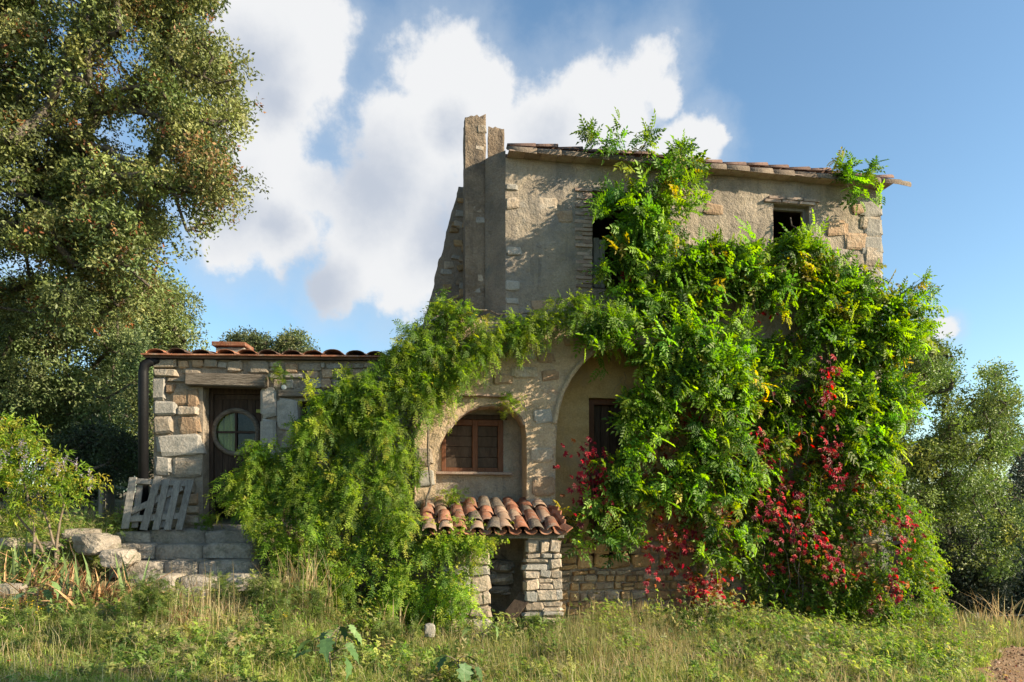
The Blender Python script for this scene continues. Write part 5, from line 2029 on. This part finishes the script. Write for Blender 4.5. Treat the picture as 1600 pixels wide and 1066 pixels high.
def trees():
    tree('holm_oak', 'huge spreading holm oak with rust-tinged leaves filling the upper left corner', 'tree',
         [(-260, -220), (200, -230), (330, -30), (345, 60), (395, 140), (398, 210), (375, 280), (382, 325), (330, 345), (300, 372), (262, 345), (240, 388), (205, 410), (245, 440), (205, 500), (120, 500), (0, 490), (-240, 440)],
         11.6, 1.6, 1150, 28, 11, .066, .38, (-11.2, 12.4, .9),   .42, 51, gap=.385, gs=52, rust=.04, thin=((95, 185, 135, 75), (60, 300, 90, 40), (250, 245, 60, 22), (300, 150, 40, 18)), trunk_to=(-9.6, 12.0, 6.2))
    big = [o for o in bpy.data.objects if o.name == 'holm_oak'][0]
    rl = np.random.default_rng(15)
    for pts, r0, r1 in (([(-140, 330, 11.9), (-40, 275, 11.4), (10, 240, 11.2), (62, 203, 11.0), (112, 176, 10.9), (200, 168, 10.8), (290, 205, 10.7)], .15, .03),
                        ([(10, 240, 11.2), (45, 150, 11.1), (92, 88, 11.0), (130, 30, 11.0)], .08, .025),
                        ([(62, 203, 11.0), (150, 228, 10.7), (230, 262, 10.5), (290, 318, 10.4)], .06, .014),
                        ([(112, 176, 10.9), (190, 140, 10.7), (300, 120, 10.6), (360, 130, 10.5)], .05, .014),
                        ([(-60, 285, 11.5), (20, 300, 11.0), (100, 330, 10.8), (180, 345, 10.6)], .06, .016)):
        q = np.array([P(*a) for a in pts]) - np.array(big.location)
        t = np.linspace(0, len(q) - 1, 18)
        q = np.stack([np.interp(t, range(len(q)), q[:, k]) for k in range(3)], 1) + rl.normal(0, .025, (18, 3))
        stem_obj(q, r0, r1, 'bark', big, 'limb', 7)
    tree('holm_oak', 'low branching evergreen oak just behind the black downpipe', 'tree',
         [(-80, 470), (30, 440), (110, 450), (170, 470), (215, 500), (225, 560), (218, 640), (222, 720), (190, 745), (120, 760), (40, 700), (-80, 720)],
         15.5, 1.4, 380, 30, 10, .07, .5, (-12.4, 16.2, 1.4), .26, 52, gap=.27, gs=70, cols=[(.11, .16, .055), (.145, .195, .07), (.085, .125, .05), (.185, .23, .09), (.22, .18, .075)])
    tree('holm_oak', 'rounded olive green oak rising left of the annex roof', 'tree',
         [(180, 500), (195, 455), (235, 440), (268, 430), (292, 455), (298, 500), (300, 545), (265, 580), (240, 640), (228, 700), (185, 700), (175, 600)],
         19.5, 1.2, 170, 30, 9, .085, .55, (-10.6, 19.5, 1.5), .24, 53, gap=.3, gs=70, cols=[(.16, .20, .065), (.21, .245, .08), (.13, .16, .055), (.25, .28, .10), (.26, .23, .09)])
    for (pl, lab, sd_) in (([(358, 560), (362, 530), (390, 521), (420, 530), (434, 545), (432, 575), (365, 575)], 'small round tree top left of two peeping over the annex roof', 54),
                           ([(436, 575), (434, 545), (448, 528), (468, 525), (486, 540), (484, 560), (478, 575)], 'small round tree top right of two peeping over the annex roof', 55)):
        cxp = sum(q[0] for q in pl) / len(pl)
        tree('oak_tree', lab, 'tree', pl, 30, .9, 40, 24, 8, .12, .42, ((cxp - 800) / F * 30, 30, 1.5), .22, sd_, 'tree tops behind the annex', gap=.2, gs=40, cols=[(.09, .11, .04), (.12, .14, .05), (.07, .09, .035)], p=None)
    tree('bush', 'dense undergrowth filling the view behind the low branching oak', 'bush', [(-80, 640), (100, 600), (228, 620), (232, 800), (-80, 800)], 19, .8, 150, 26, 9, .08, .6, (-12, 19, 1.6), .08, 75, gap=.1, cols=[(.05, .075, .035), (.07, .09, .04), (.04, .06, .03)], p=None)
    GR = [(.14, .20, .05), (.175, .24, .06), (.11, .16, .048), (.22, .27, .075), (.30, .33, .08)]
    tree('oak_tree', 'loose grey-green oak leaning right beyond the house corner', 'tree',
         [(1385, 575), (1425, 520), (1475, 560), (1490, 600), (1478, 650), (1510, 660), (1530, 610), (1556, 575), (1578, 615), (1582, 690), (1560, 760), (1600, 830), (1560, 900), (1480, 870), (1440, 800), (1390, 780), (1370, 680)],
         18, 1.7, 500, 17, 9, .078, .36, (10.2, 18.5, -1.0), .24, 56, gap=.37, gs=38, cols=GR,
         extra=lambda r: np.concatenate([np.array([P(px, py, 18 + r.uniform(-.8, .8))]) + r.normal(0, .22, (4, 3)) for px, py in ((1415, 528), (1445, 535), (1460, 590), (1425, 575), (1500, 625), (1410, 620), (1560, 630), (1550, 690), (1430, 530), (1452, 548), (1474, 572), (1405, 562), (1395, 600), (1440, 590), (1554, 585), (1568, 612), (1540, 640), (1520, 670), (1480, 640), (1572, 660))]))
    tree('oak_tree', 'bluish grey oak at the right picture edge behind the leaning oak', 'tree',
         [(1575, 705), (1592, 668), (1680, 640), (1720, 800), (1690, 920), (1590, 900), (1568, 790)],
         27, 1.6, 170, 22, 9, .11, .7, (20.5, 27, -1.6), .3, 57, gap=.36, gs=50, cols=[(.045, .06, .035), (.06, .075, .045), (.035, .05, .03)], p=None)
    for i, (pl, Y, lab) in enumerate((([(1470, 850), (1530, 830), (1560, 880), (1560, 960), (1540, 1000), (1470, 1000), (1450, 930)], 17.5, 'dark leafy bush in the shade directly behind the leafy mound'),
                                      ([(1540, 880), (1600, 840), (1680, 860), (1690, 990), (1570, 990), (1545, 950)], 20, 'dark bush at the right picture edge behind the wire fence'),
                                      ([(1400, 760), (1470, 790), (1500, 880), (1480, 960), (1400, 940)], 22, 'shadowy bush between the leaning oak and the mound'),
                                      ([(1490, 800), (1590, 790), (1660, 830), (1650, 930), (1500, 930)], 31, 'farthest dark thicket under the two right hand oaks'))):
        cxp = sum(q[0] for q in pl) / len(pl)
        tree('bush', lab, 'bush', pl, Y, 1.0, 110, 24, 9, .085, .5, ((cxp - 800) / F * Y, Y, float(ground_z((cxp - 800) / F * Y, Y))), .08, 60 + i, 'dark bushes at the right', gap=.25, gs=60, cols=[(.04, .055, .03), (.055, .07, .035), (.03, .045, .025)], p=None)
    tree('bush', 'low dark green bush under the oaks left of the downpipe', 'bush', [(90, 690), (150, 665), (215, 690), (222, 750), (180, 770), (100, 770), (70, 740)], 13.2, .5, 60, 26, 9, .06, .3,
         (-8.2, 13.2, 1.4), .06, 70, gap=.2, cols=[(.035, .055, .025), (.05, .07, .03), (.03, .042, .022)], p=None)
    # outside the picture at the right: the tree whose shade crosses the near meadow
    tree('holm_oak', 'tall oak outside the picture whose shade falls across the near meadow', 'tree', [(0, 0), (1, 0), (1, 1), (0, 1)], 5, 1, 0, 30, 9, .075, .6, (12.4, 1.0, -.6), .3, 71,
         extra=lambda r: np.array([12.4, 1.0, 6.5]) + unit(r.normal(0, 1, (150, 3))) * (r.uniform(.2, 1, (150, 1)) ** .4) * [1.8, 1.15, 1.7])

    tree('holm_oak', 'broad unseen oak added outside the picture on the right to shade the thicket', 'tree', [(0, 0), (1, 0), (1, 1), (0, 1)], 5, 1, 0, 26, 9, .09, .7, (20.5, 16.5, -2), .3, 72,  # out-of-view tree added to throw shade on the thicket
         extra=lambda r: np.array([20.5, 16.5, 2.6]) + unit(r.normal(0, 1, (130, 3))) * (r.uniform(.2, 1, (130, 1)) ** .4) * [2.6, 3.2, 2.4])


trees()


# ------------------------------------------------------------------ meadow
def clear_of_building(x, y, m=.05):
    q = np.stack([x - C[0], y - C[1]], -1)
    s, d = q @ UU, q @ NI
    inside = (d > -.02 - m) & (s < S_R + m)
    inside |= (d > -.48 - m) & (s < 3.9)
    sh = (abs(x - .02) < 1.15) & (y > 9.95) & (y < 11.4)
    an = (x > -6.1) & (x < -1) & (y > 11.1)
    st = (x > -6.1) & (x < -3.6) & (y > 9.15) & (y < 11.4)
    return ~(inside & (s > -2)) & ~sh & ~an & ~st


def road_mask(x, y):
    d = np.full(np.shape(x), 9.0)
    for (ax, ay), (bx, by) in zip(ROAD[:-1], ROAD[1:]):
        t = np.clip(((x - ax) * (bx - ax) + (y - ay) * (by - ay)) / ((bx - ax) ** 2 + (by - ay) ** 2), 0, 1)
        d = np.minimum(d, np.hypot(x - ax - t * (bx - ax), y - ay - t * (by - ay)))
    return d < 1.0 + .25 * (vnoise(x * 2, y * 2, seed=6) - .3)


def in_view(x, y, m=.8):
    return abs(x) < y * .75 + m


def blades(name, n, hr, wd, cols, p, seed, dens, lean=.35, kind='stuff', yr=(5.3, 12.2)):
    r = np.random.default_rng(seed)
    X, Y = np.empty(0), np.empty(0)
    while len(X) < n:
        x = r.uniform(-9.5, 11, n * 3)
        y = r.uniform(yr[0], yr[1], n * 3)
        k = in_view(x, y) & clear_of_building(x, y) & ~road_mask(x, y)
        k &= r.uniform(size=len(x)) < dens(x, y)
        X, Y = np.append(X, x[k]), np.append(Y, y[k])
    X, Y = X[:n], Y[:n]
    Z = ground_z(X, Y) - .01
    h = r.uniform(hr[0], hr[1], n) * (.6 + .8 * fbm(X * 1.1, Y * 1.1, seed=seed + 1))
    a = r.uniform(0, 2 * np.pi, n)
    ld = np.stack([np.cos(a), np.sin(a)], -1)
    ln = np.abs(r.normal(0, lean, n)) * h
    sa = a + np.pi / 2 + r.normal(0, .5, n)
    sd_ = np.stack([np.cos(sa), np.sin(sa), 0 * sa], -1) * (wd * r.uniform(.6, 1.4, n))[:, None]
    b = np.stack([X, Y, Z], -1)
    p1 = b + np.concatenate([ld * (ln * .3)[:, None], (h * .55)[:, None]], 1)
    p2 = b + np.concatenate([ld * ln[:, None], h[:, None] * (1 - .2 * np.minimum(ln / h, 1))[:, None]], 1)
    V = np.stack([b - sd_, b + sd_, p1 + sd_ * .8, p1 - sd_ * .8, p2], 1).reshape(-1, 3)
    Fc = np.array([(0, 1, 2), (0, 2, 3), (3, 2, 4)])[None] + (np.arange(n) * 5)[:, None, None]
    t = pick(cols, n, r, p, .2)
    pt = fbm(X * .7, Y * .7, seed=77)[:, None]
    t = t * (.75 + .55 * pt)
    leaf_obj(name, (V, Fc.reshape(-1, 3), np.repeat(t, 5, 0)), 'leaf_grass', None, kind)


def patch_straw(x, y):
    px = 800 + F * x / y
    s = np.exp(-((px - 1020) / 190) ** 2) * sstep(7.2, 8.6, y) + .8 * np.exp(-((px - 320) / 120) ** 2) * sstep(7.4, 8.4, y) + .6 * np.exp(-((px - 1290) / 120) ** 2) + .25
    return np.clip(s * (.4 + 1.2 * fbm(x * 1.3, y * 1.3, seed=41)), 0, 1)


def meadow():
    gdens = lambda x, y: np.clip(1.15 - .75 * patch_straw(x, y), .15, 1) * np.clip((fbm(x * 1.6, y * 1.6, seed=29) - .2) * 2.4, .25, 1)
    G = [(.19, .255, .05), (.25, .30, .06), (.14, .2, .04), (.33, .33, .10), (.38, .33, .16)]
    blades('grass', 190000, (.035, .145), .0036, G, [.3, .28, .2, .14, .08], 81, gdens, .95)
    D = [(.46, .36, .2), (.55, .45, .27), (.36, .26, .13), (.44, .39, .18)]
    blades('dry_grass', 32000, (.06, .36), .0019, D, None, 82, patch_straw, .8)
    blades('tall_grass', 9000, (.2, .52), .0022, [(.2, .2, .07), (.3, .26, .12), (.14, .17, .05)], None, 83, lambda x, y: np.clip((fbm(x * 1.2, y * 1.2, seed=91) - .47) * 6, 0, 1) * sstep(6.8, 8, y), .55)
    blades('verge_grass', 9000, (.2, .55), .012, [(.09, .11, .04), (.16, .15, .06), (.3, .24, .12)], None, 84, lambda x, y: (x > 6) * 1.0, .4, 'stuff', (12.3, 19))
    # broad leaved ground cover
    r = np.random.default_rng(85)
    n = 15000
    x, y = r.uniform(-9, 8, n * 4), r.uniform(5.3, 11, n * 4)
    k = in_view(x, y) & clear_of_building(x, y) & ~road_mask(x, y)
    pxx = 800 + F * x / y
    dn = np.clip((fbm(x * 1.5, y * 1.5, seed=37) - .45) * 5, 0, 1) * np.clip(.25 + 1.1 * np.exp(-((pxx - 250) / 330) ** 2) * sstep(8, 6.4, y) + .8 * np.exp(-((pxx - 1330) / 150) ** 2), 0, 1)
    k &= r.uniform(size=len(x)) < dn
    x, y = x[k][:n], y[k][:n]
    n = len(x)
    b = np.stack([x, y, ground_z(x, y) + r.uniform(.01, .13, n)], 1)
    v, f, t = bake(*T_OVAL, b, r.normal(0, 1, (n, 3)) * [1, 1, .25], r.normal(0, .35, (n, 3)) + [0, -.1, 1], r.uniform(.025, .06, n), pick([(.09, .15, .03), (.12, .18, .04), (.06, .11, .025), (.15, .19, .05)], n, r))
    leaf_obj('ground_cover', (v, f, t), 'leaf', None, 'stuff')

    # mixed low herbs in clumps
    n = 2300
    x, y = r.uniform(-8, 8, n * 4), r.uniform(5.6, 11.3, n * 4)
    pxx = 800 + F * x / y
    k = in_view(x, y, .2) & clear_of_building(x, y) & ~road_mask(x, y) & (r.uniform(size=len(x)) < np.clip((fbm(x * 1.4, y * 1.4, seed=45) - .42) * 5, .04, 1) * np.clip(.3 + .9 * np.exp(-((pxx - 380) / 330) ** 2) + .7 * np.exp(-((pxx - 1250) / 220) ** 2), 0, 1))
    x, y = x[k][:n], y[k][:n]
    n = len(x)
    hh = r.uniform(.09, .36, n) * (.5 + fbm(x, y, seed=46)) * np.where(y < 7, .6, 1) * (1 + .7 * sstep(8, 10, y))
    b = np.stack([x, y, ground_z(x, y)], 1)
    cl = pick([(.16, .25, .05), (.24, .31, .065), (.11, .18, .04), (.31, .33, .09), (.26, .24, .11)], n, r)
    third = r.integers(0, 3, n)
    arrs = []
    for q, tp, sz in ((0, T_JASM, .75), (1, T_PAIR, .8), (2, T_PAIR, 1.15)):
        k = third == q
        for rep_ in range(3):
            arrs.append(shoots(b[k] + r.normal(0, .03, (k.sum(), 3)) * [1, 1, 0], r.normal(0, .45, (k.sum(), 3)) * [1, 1, .2] + [0, 0, 1], hh[k], 6, tp, sz, cl[k], r, .1, .9, .01, face=(.4, -.3, .2)))
    leaf_obj('meadow_herbs', merge(arrs), 'leaf', None, 'stuff')

    # pebbles and clods on the dirt track
    tv = np.array([(-1, -1, -.6), (1, -1, -.6), (1, 1, -.6), (-1, 1, -.6), (-.6, -.7, .5), (.7, -.6, .4), (.6, .7, .55), (-.7, .6, .4)]) * .5
    tf = np.array([(0, 1, 5), (0, 5, 4), (1, 2, 6), (1, 6, 5), (2, 3, 7), (2, 7, 6), (3, 0, 4), (3, 4, 7), (4, 5, 6), (4, 6, 7)])
    n = 1500
    x, y = r.uniform(4.5, 9.5, n * 3), r.uniform(6.8, 11, n * 3)
    k = road_mask(x, y)
    x, y = x[k][:n], y[k][:n]
    n = len(x)
    b = np.stack([x, y, ground_z(x, y) + .035], 1)
    v, f, t = bake(tv, tf, b, r.normal(0, 1, (n, 3)) * [1, 1, .2], r.normal(0, .2, (n, 3)) + [0, 0, 1], r.uniform(.008, .03, n) * np.where(r.uniform(size=n) < .06, 2.4, 1), pick([(.3, .2, .12), (.35, .27, .19), (.24, .15, .085)], n, r))
    leaf_obj('gravel', (v, f, t), 'leaf_grass', None, 'stuff')
    # fallen leaves in the grass under the creeper and the oak
    n = 1500
    x, y = r.uniform(-7, 7, n * 3), r.uniform(6, 11.2, n * 3)
    k = in_view(x, y, .2) & clear_of_building(x, y)
    x, y = x[k][:n], y[k][:n]
    n = len(x)
    b = np.stack([x, y, ground_z(x, y) + r.uniform(.02, .07, n)], 1)
    v, f, t = bake(*T_OVAL, b, r.normal(0, 1, (n, 3)) * [1, 1, .3], r.normal(0, .5, (n, 3)) + [0, 0, 1], r.uniform(.03, .06, n), pick([(.3, .17, .07), (.22, .1, .05), (.38, .27, .12), (.28, .06, .04)], n, r))
    leaf_obj('fallen_leaves', (v, f, t), 'leaf', None, 'stuff')


meadow()


def weed(name, label, px, py, h, n, cat='weed', group=None, cols=((.17, .22, .065), (.23, .27, .08), (.12, .17, .045)), w=.1, size=.7, flower=None, Y=None, seed=0, leafk=9, tpl=None):
    r = np.random.default_rng(900 + seed)
    if Y is None:
        Y = float(np.interp(py, [930, 960, 1000, 1066], [9.4, 8.6, 7.4, 6.2]))
    X = (px - 800) / F * Y
    b0 = np.array([X, Y, float(ground_z(X, Y)) - .02])
    th = empty(name, b0, 0, label, cat, group)
    arrs, fl = [], []
    for i in range(n):
        a = b0 + np.array([r.normal(0, w), r.normal(0, w), 0])
        e = a + np.array([r.normal(0, .07), r.normal(0, .05), h * r.uniform(.6, 1.1)])
        pts = wander(a, e, 6, .03, r)
        stem_obj(pts - b0, .004, .002, 'bark_pale', th, n=4)
        k = 9
        bs = a + (e - a) * np.linspace(.12, 1, k)[:, None]
        arrs.append(shoots(bs, r.normal(0, .8, (k, 3)) + [0, 0, .7], h * .2, leafk, tpl or T_JASM, size, pick(cols, k, r), r, .2, .7, .008))
        if flower is not None:
            m = 14
            fp_ = e + r.normal(0, .035, (m, 3)) * [1, 1, .7]
            fl.append(bake(*T_OVAL, fp_, r.normal(0, 1, (m, 3)), r.normal(0, 1, (m, 3)), r.uniform(.012, .024, m), pick([flower], m, r)))
    v, f, t = merge(arrs)
    leaf_obj('foliage', (v - b0, f, t), 'leaf', th)
    if fl:
        v, f, t = merge(fl)
        leaf_obj('flower_heads', (v - b0, f, t), 'leaf', th)


weed('fleabane', 'feathery pale green weed standing before the lowest stone step', 232, 1000, .6, 18, seed=1, group='feathery weeds in the meadow', Y=8.0)
weed('fleabane', 'small feathery weed beside the right end of the steps', 345, 940, .45, 8, seed=2, group='feathery weeds in the meadow', Y=9.1)
weed('fleabane', 'pale feathery weed before the dry reeds under the climber', 495, 965, .55, 10, seed=3, group='feathery weeds in the meadow', Y=9.0)
weed('fleabane', 'bushy green weed between the steps and the climber', 425, 970, .5, 18, seed=4, group='feathery weeds in the meadow', Y=8.9, w=.2)
weed('fleabane', 'low grey-green weed left of the whitish stone', 610, 985, .42, 14, seed=5, group='feathery weeds in the meadow', Y=8.7, w=.16)
weed('fleabane', 'leafy green weed at the foot of the right lean-to pier', 850, 968, .32, 16, seed=6, group='feathery weeds in the meadow', Y=9.5, w=.18, cols=((.1, .16, .03), (.14, .2, .04)))
weed('fleabane', 'scrubby green tangle below the red creeper right of the arch', 1070, 990, .4, 28, seed=7, group='feathery weeds in the meadow', Y=10.2, w=.35, cols=((.09, .13, .03), (.13, .16, .05)), tpl=T_PAIR, size=.75)
weed('fleabane', 'bushy weed patch in the near grass below the steps', 150, 1015, .3, 18, seed=8, group='feathery weeds in the meadow', Y=7.6, w=.25)
weed('fleabane', 'yellow-green weed patch in front of the mound', 1200, 1010, .3, 24, seed=9, group='feathery weeds in the meadow', Y=8.4, w=.35, tpl=T_PAIR, size=.7)
weed('ragwort', 'yellow flowered ragwort in the grass below the iris clump', 62, 985, .35, 4, seed=10, flower=(.75, .5, .02), group='yellow flowers', Y=8.0)
weed('ragwort', 'yellow flowered ragwort in front of the dry reeds', 430, 985, .28, 4, seed=11, flower=(.75, .5, .02), group='yellow flowers', Y=8.3)
weed('ragwort', 'yellow flowers at the left edge beside the small tan rock', 6, 915, .2, 3, seed=12, flower=(.75, .5, .02), group='yellow flowers', Y=8.6)


def dry_tuft(px, py, Y, n, h, label, name='dry_reed', spread=.12, lean=.25, seed=0, cols=((.4, .31, .17), (.5, .4, .24), (.32, .24, .13)), w=.0045):
    r = np.random.default_rng(500 + seed)
    X = (px - 800) / F * Y
    b0 = np.array([X, Y, float(ground_z(X, Y))])
    th = empty(name, b0, 0, label, 'dry grass')
    b = np.zeros((n, 3)) + r.normal(0, spread, (n, 3)) * [1.4, .6, 0]
    a = r.uniform(0, 2 * np.pi, n)
    hh = h * r.uniform(.5, 1.05, n)
    ln = np.abs(r.normal(0, lean, n)) * hh
    ld = np.stack([np.cos(a), np.sin(a), 0 * a], -1)
    sdv = np.stack([-np.sin(a), np.cos(a), 0 * a], -1) * w + np.array([w * .6, 0, 0])
    pts = [b + ld * (ln * t ** 1.8)[:, None] + np.array([0, 0, 1]) * (hh * t * (1 - .15 * t))[:, None] for t in (0, .4, .75, 1)]
    V = np.stack([pts[0] - sdv, pts[0] + sdv, pts[1] - sdv, pts[1] + sdv, pts[2] - sdv * .7, pts[2] + sdv * .7, pts[3]], 1).reshape(-1, 3)
    Fc = np.array([(0, 1, 3), (0, 3, 2), (2, 3, 5), (2, 5, 4), (4, 5, 6)])[None] + (np.arange(n) * 7)[:, None, None]
    leaf_obj('foliage', (V, Fc.reshape(-1, 3), np.repeat(pick(cols, n, r), 7, 0)), 'leaf_grass', th)


dry_tuft(470, 915, 9.3, 110, 1.1, 'tall straw coloured reed tuft leaning against the climber', spread=.16, seed=1)
dry_tuft(310, 985, 8.5, 50, .9, 'thin dry stalks standing before the lowest step', spread=.14, lean=.12, seed=2, w=.003)
dry_tuft(270, 1000, 8.2, 60, .3, 'dark reddish dead clump at the foot of the steps', spread=.12, lean=.6, seed=3, cols=((.16, .07, .035), (.22, .1, .05)))
dry_tuft(1560, 985, 13.5, 60, 1.1, 'arching pale dry reeds beside the dirt track', spread=.2, lean=.5, seed=4, w=.006)
dry_tuft(905, 950, 10.6, 60, .5, 'dry grass tuft at the wall foot inside the big arch', spread=.3, seed=5)
dry_tuft(1000, 955, 10.9, 70, .6, 'dry stalks along the fieldstone wall right of the arch', spread=.35, seed=6)
dry_tuft(600, 930, 9.4, 50, .75, 'sparse dry stalks against the middle of the climber', spread=.2, seed=7)


for i_, (px_, py_, Y_, lab_) in enumerate(((40, 925, 8.9, 'straw and rust coloured dead leaves heaped at the left edge of the bank'), (120, 920, 8.9, 'straw and rust coloured dead leaves between the two middle iris clumps'), (180, 915, 9.0, 'rusty dead leaves piled against the lowest steps'), (95, 880, 9.5, 'tall reddish dead stalks on the bank under the boulders'))):
    dry_tuft(px_, py_, Y_, 130, .5, lab_, 'dead_iris', .24, .75, 20 + i_, ((.4, .27, .14), (.5, .37, .21), (.27, .12, .06), (.33, .2, .1)), .008)


def sword(l, w, bend, n=5):
    V, Fc = [], []
    for i in range(n):
        t = i / (n - 1)
        ww = w * (1 - t ** 3) * (.7 + .6 * t * (1 - t) * 2) * .5
        x, z = bend * l * t ** 2, l * t * (1 - .35 * abs(bend) * t)
        V += [(x - ww * .5, -ww, z), (x, 0, z - .01), (x + ww * .1, ww, z)]
    for i in range(n - 1):
        a = i * 3
        Fc += [[a, a + 1, a + 4, a + 3], [a + 1, a + 2, a + 5, a + 4]]
    return V, Fc


def irises():
    r = np.random.default_rng(31)
    green = rock_mat('iris_leaf_green', [(.075, .12, .045), (.12, .17, .06), (.16, .2, .08)], scale=6, fine=30, bump=.1, rough=.55, rnd=.5)
    brown = rock_mat('iris_leaf_dead', [(.26, .13, .06), (.4, .24, .12), (.46, .33, .18)], scale=6, fine=30, bump=.2, rough=.8, rnd=.6)
    for m in (green, brown):
        pass
    gl = [mk('leaf', *sword(l, .045, b), green, True) for l, b in ((.72, .15), (.8, .35), (.6, .6), (.76, -.2))]
    bl = [mk('leaf', *sword(l, .035, b), brown, True) for l, b in ((.6, .9), (.65, 1.1), (.5, .7), (.8, .2))]
    for (px, py, Y, ng, nb, lab) in ((20, 900, 9.1, 24, 14, 'iris clump with upright blue-green leaves at the left picture edge'),
                                     (110, 910, 8.9, 22, 30, 'iris clump with many brown curled leaves in the middle of the bank'),
                                     (165, 925, 8.9, 14, 34, 'mostly withered iris clump beside the lowest steps'),
                                     (60, 870, 9.6, 8, 22, 'thin iris clump with tall reddish stalks under the shrub')):
        X = (px - 800) / F * Y
        o = empty('iris_clump', (X, Y, float(ground_z(X, Y))), 0, lab, 'plant', 'iris clumps on the bank')
        for k in range(ng + nb):
            me = gl[r.integers(4)] if k < ng else bl[r.integers(4)]
            link('leaf', me, o, (r.normal(0, .24), r.normal(0, .16), 0), (r.normal(0, .25), r.normal(0, .25), r.uniform(0, 6.28)), (1, 1, r.uniform(.75, 1.25)) if k < ng else (1, 1, r.uniform(.6, 1.1)))


irises()


def datura():
    r = np.random.default_rng(41)
    mats = [rock_mat('lobed_leaf_dark', [(.05, .10, .035), (.075, .135, .045)], scale=6, fine=30, bump=.15, rough=.5, rnd=.4),
            rock_mat('lobed_leaf_pale', [(.10, .17, .06), (.15, .22, .08)], scale=6, fine=30, bump=.15, rough=.5, rnd=.4)]
    half = [(0, 0), (.10, .10), (.34, .16), (.26, .32), (.46, .44), (.27, .54), (.33, .72), (.13, .78), (0, 1.05)]

    def lobed(mat, curl):
        V, Fc = [], []
        spine = [(0, y) for _, y in half]
        for (x, y) in half:
            V.append((0, y, -curl * y * y))
        n = len(half)
        for sg in (-1, 1):
            b = len(V)
            for (x, y) in half:
                V.append((sg * x, y, -curl * y * y + .22 * x - .5 * x * x))
            for i in range(n - 1):
                q = [i, i + 1, b + i + 1, b + i]
                if i == 0: q = [0, 1, b + 1]
                if i == n - 2: q = [i, i + 1, b + i]
                Fc.append(q if sg > 0 else q[::-1])
        return mk('leaf', V, [f[::-1] for f in Fc], mat, False)
    L_ = [[lobed(m, c) for c in (.25, .5, .8)] for m in mats]
    for (px, py, Y, h, n, mi, sz, lab) in ((520, 1055, 7.0, .5, 8, 0, .20, 'thornapple with big dark lobed leaves in the near grass, left of two'),
                                           (718, 1062, 6.9, .33, 8, 0, .19, 'thornapple with spreading dark lobed leaves in the near grass, right of two'),
                                           (525, 1000, 7.7, .45, 8, 1, .17, 'pale lobed-leaf weed standing behind the left thornapple'),
                                           (752, 985, 8.4, .35, 7, 1, .15, 'pale leafy weed before the left pier of the lean-to'),
                                           (60, 960, 8.3, .42, 7, 1, .19, 'broad leaved light green weed in front of the iris clump')):
        X = (px - 800) / F * Y
        b0 = np.array([X, Y, float(ground_z(X, Y))])
        o = empty('thornapple' if mi == 0 else 'leafy_weed', b0, 0, lab, 'plant', 'broad leaved plants in the meadow')
        tipp = np.array([r.normal(0, .03), 0, h])
        stem_obj(wander((0, 0, -.02), tipp, 6, .02, r), .009, .005, 'bark_pale', o)
        for k in range(n):
            a = 2 * math.pi * k / n * 1.62 + r.normal(0, .3)
            t = r.uniform(.5, 1)
            p = tipp * t
            e = p + np.array([math.cos(a) * .16, math.sin(a) * .12, .06 * r.normal(.6, .6)]) * (1.1 if t < .95 else .5)
            stem_obj([p, (p + e) / 2 + [0, 0, .015], e], .005, .003, 'bark_pale', o, n=5)
            link('leaf', L_[mi][r.integers(3)], o, e, (r.normal(-.45, .3), r.normal(0, .35), a - math.pi / 2), (sz * r.uniform(.7, 1.15),) * 3)


datura()


def shrub():
    r = np.random.default_rng(61)
    Y = 9.7
    b0 = P(85, 845, Y)
    b0[2] = float(ground_z(b0[0], Y))
    th = empty('flowering_shrub', b0, 0, 'yellow-green flowering shrub with pale purple spikes at the left edge', 'shrub')
    poly = [(-40, 680), (10, 655), (55, 665), (70, 700), (110, 715), (140, 740), (158, 765), (120, 790), (75, 795), (40, 815), (-40, 820)]
    n = 470
    px, py = sample_poly(poly, n, r, lambda x, y: np.clip((fbm(x / 26, y / 26, seed=62) - .33) * 5, .05, 1))
    Yv = Y + r.uniform(-.5, .5, n)
    b = np.stack([(px - 800) / F * Yv, Yv, CAM_Z + (HOR - py) / F * Yv], 1)
    tn = pick([(.2, .29, .04), (.28, .35, .05), (.14, .22, .035), (.38, .36, .06)], n, r)
    arrs = [shoots(b, r.normal(0, .7, (n, 3)) + [.25, -.2, .4], .22, 9, tmpl([leaflet(.085, .02, curl=.3)]), 1.0, tn, r, .4, .9, .012)]
    v, f, t = merge(arrs)
    leaf_obj('foliage', (v - b0, f, t), 'leaf', th)
    for x1, y1 in ((60, 745), (30, 720), (100, 740), (10, 760)):
        stem_obj(wander(b0, P(x1, y1, Y - .1), 8, .12, r) - b0, .026, .008, 'bark_pale', th)
    for k in range(22):
        q = sample_poly([(60, 700), (150, 740), (150, 770), (60, 740), (0, 740), (-10, 690)], 1, r)
        c = P(q[0][0], q[1][0], Y - .45)
        m = 26
        d = unit(np.array([r.normal(.2, .5), r.normal(-.2, .3), 1.0]))
        pp = c + d * np.linspace(0, .16, m)[:, None] + r.normal(0, .011, (m, 3))
        v, f, t = bake(*T_LEAF, pp, r.normal(0, 1, (m, 3)), r.normal(0, 1, (m, 3)), r.uniform(.02, .032, m), pick([(.42, .34, .46), (.5, .43, .54), (.36, .3, .25)], m, r))
        leaf_obj('flower_spike', (v - b0, f, t), 'leaf', th)


shrub()
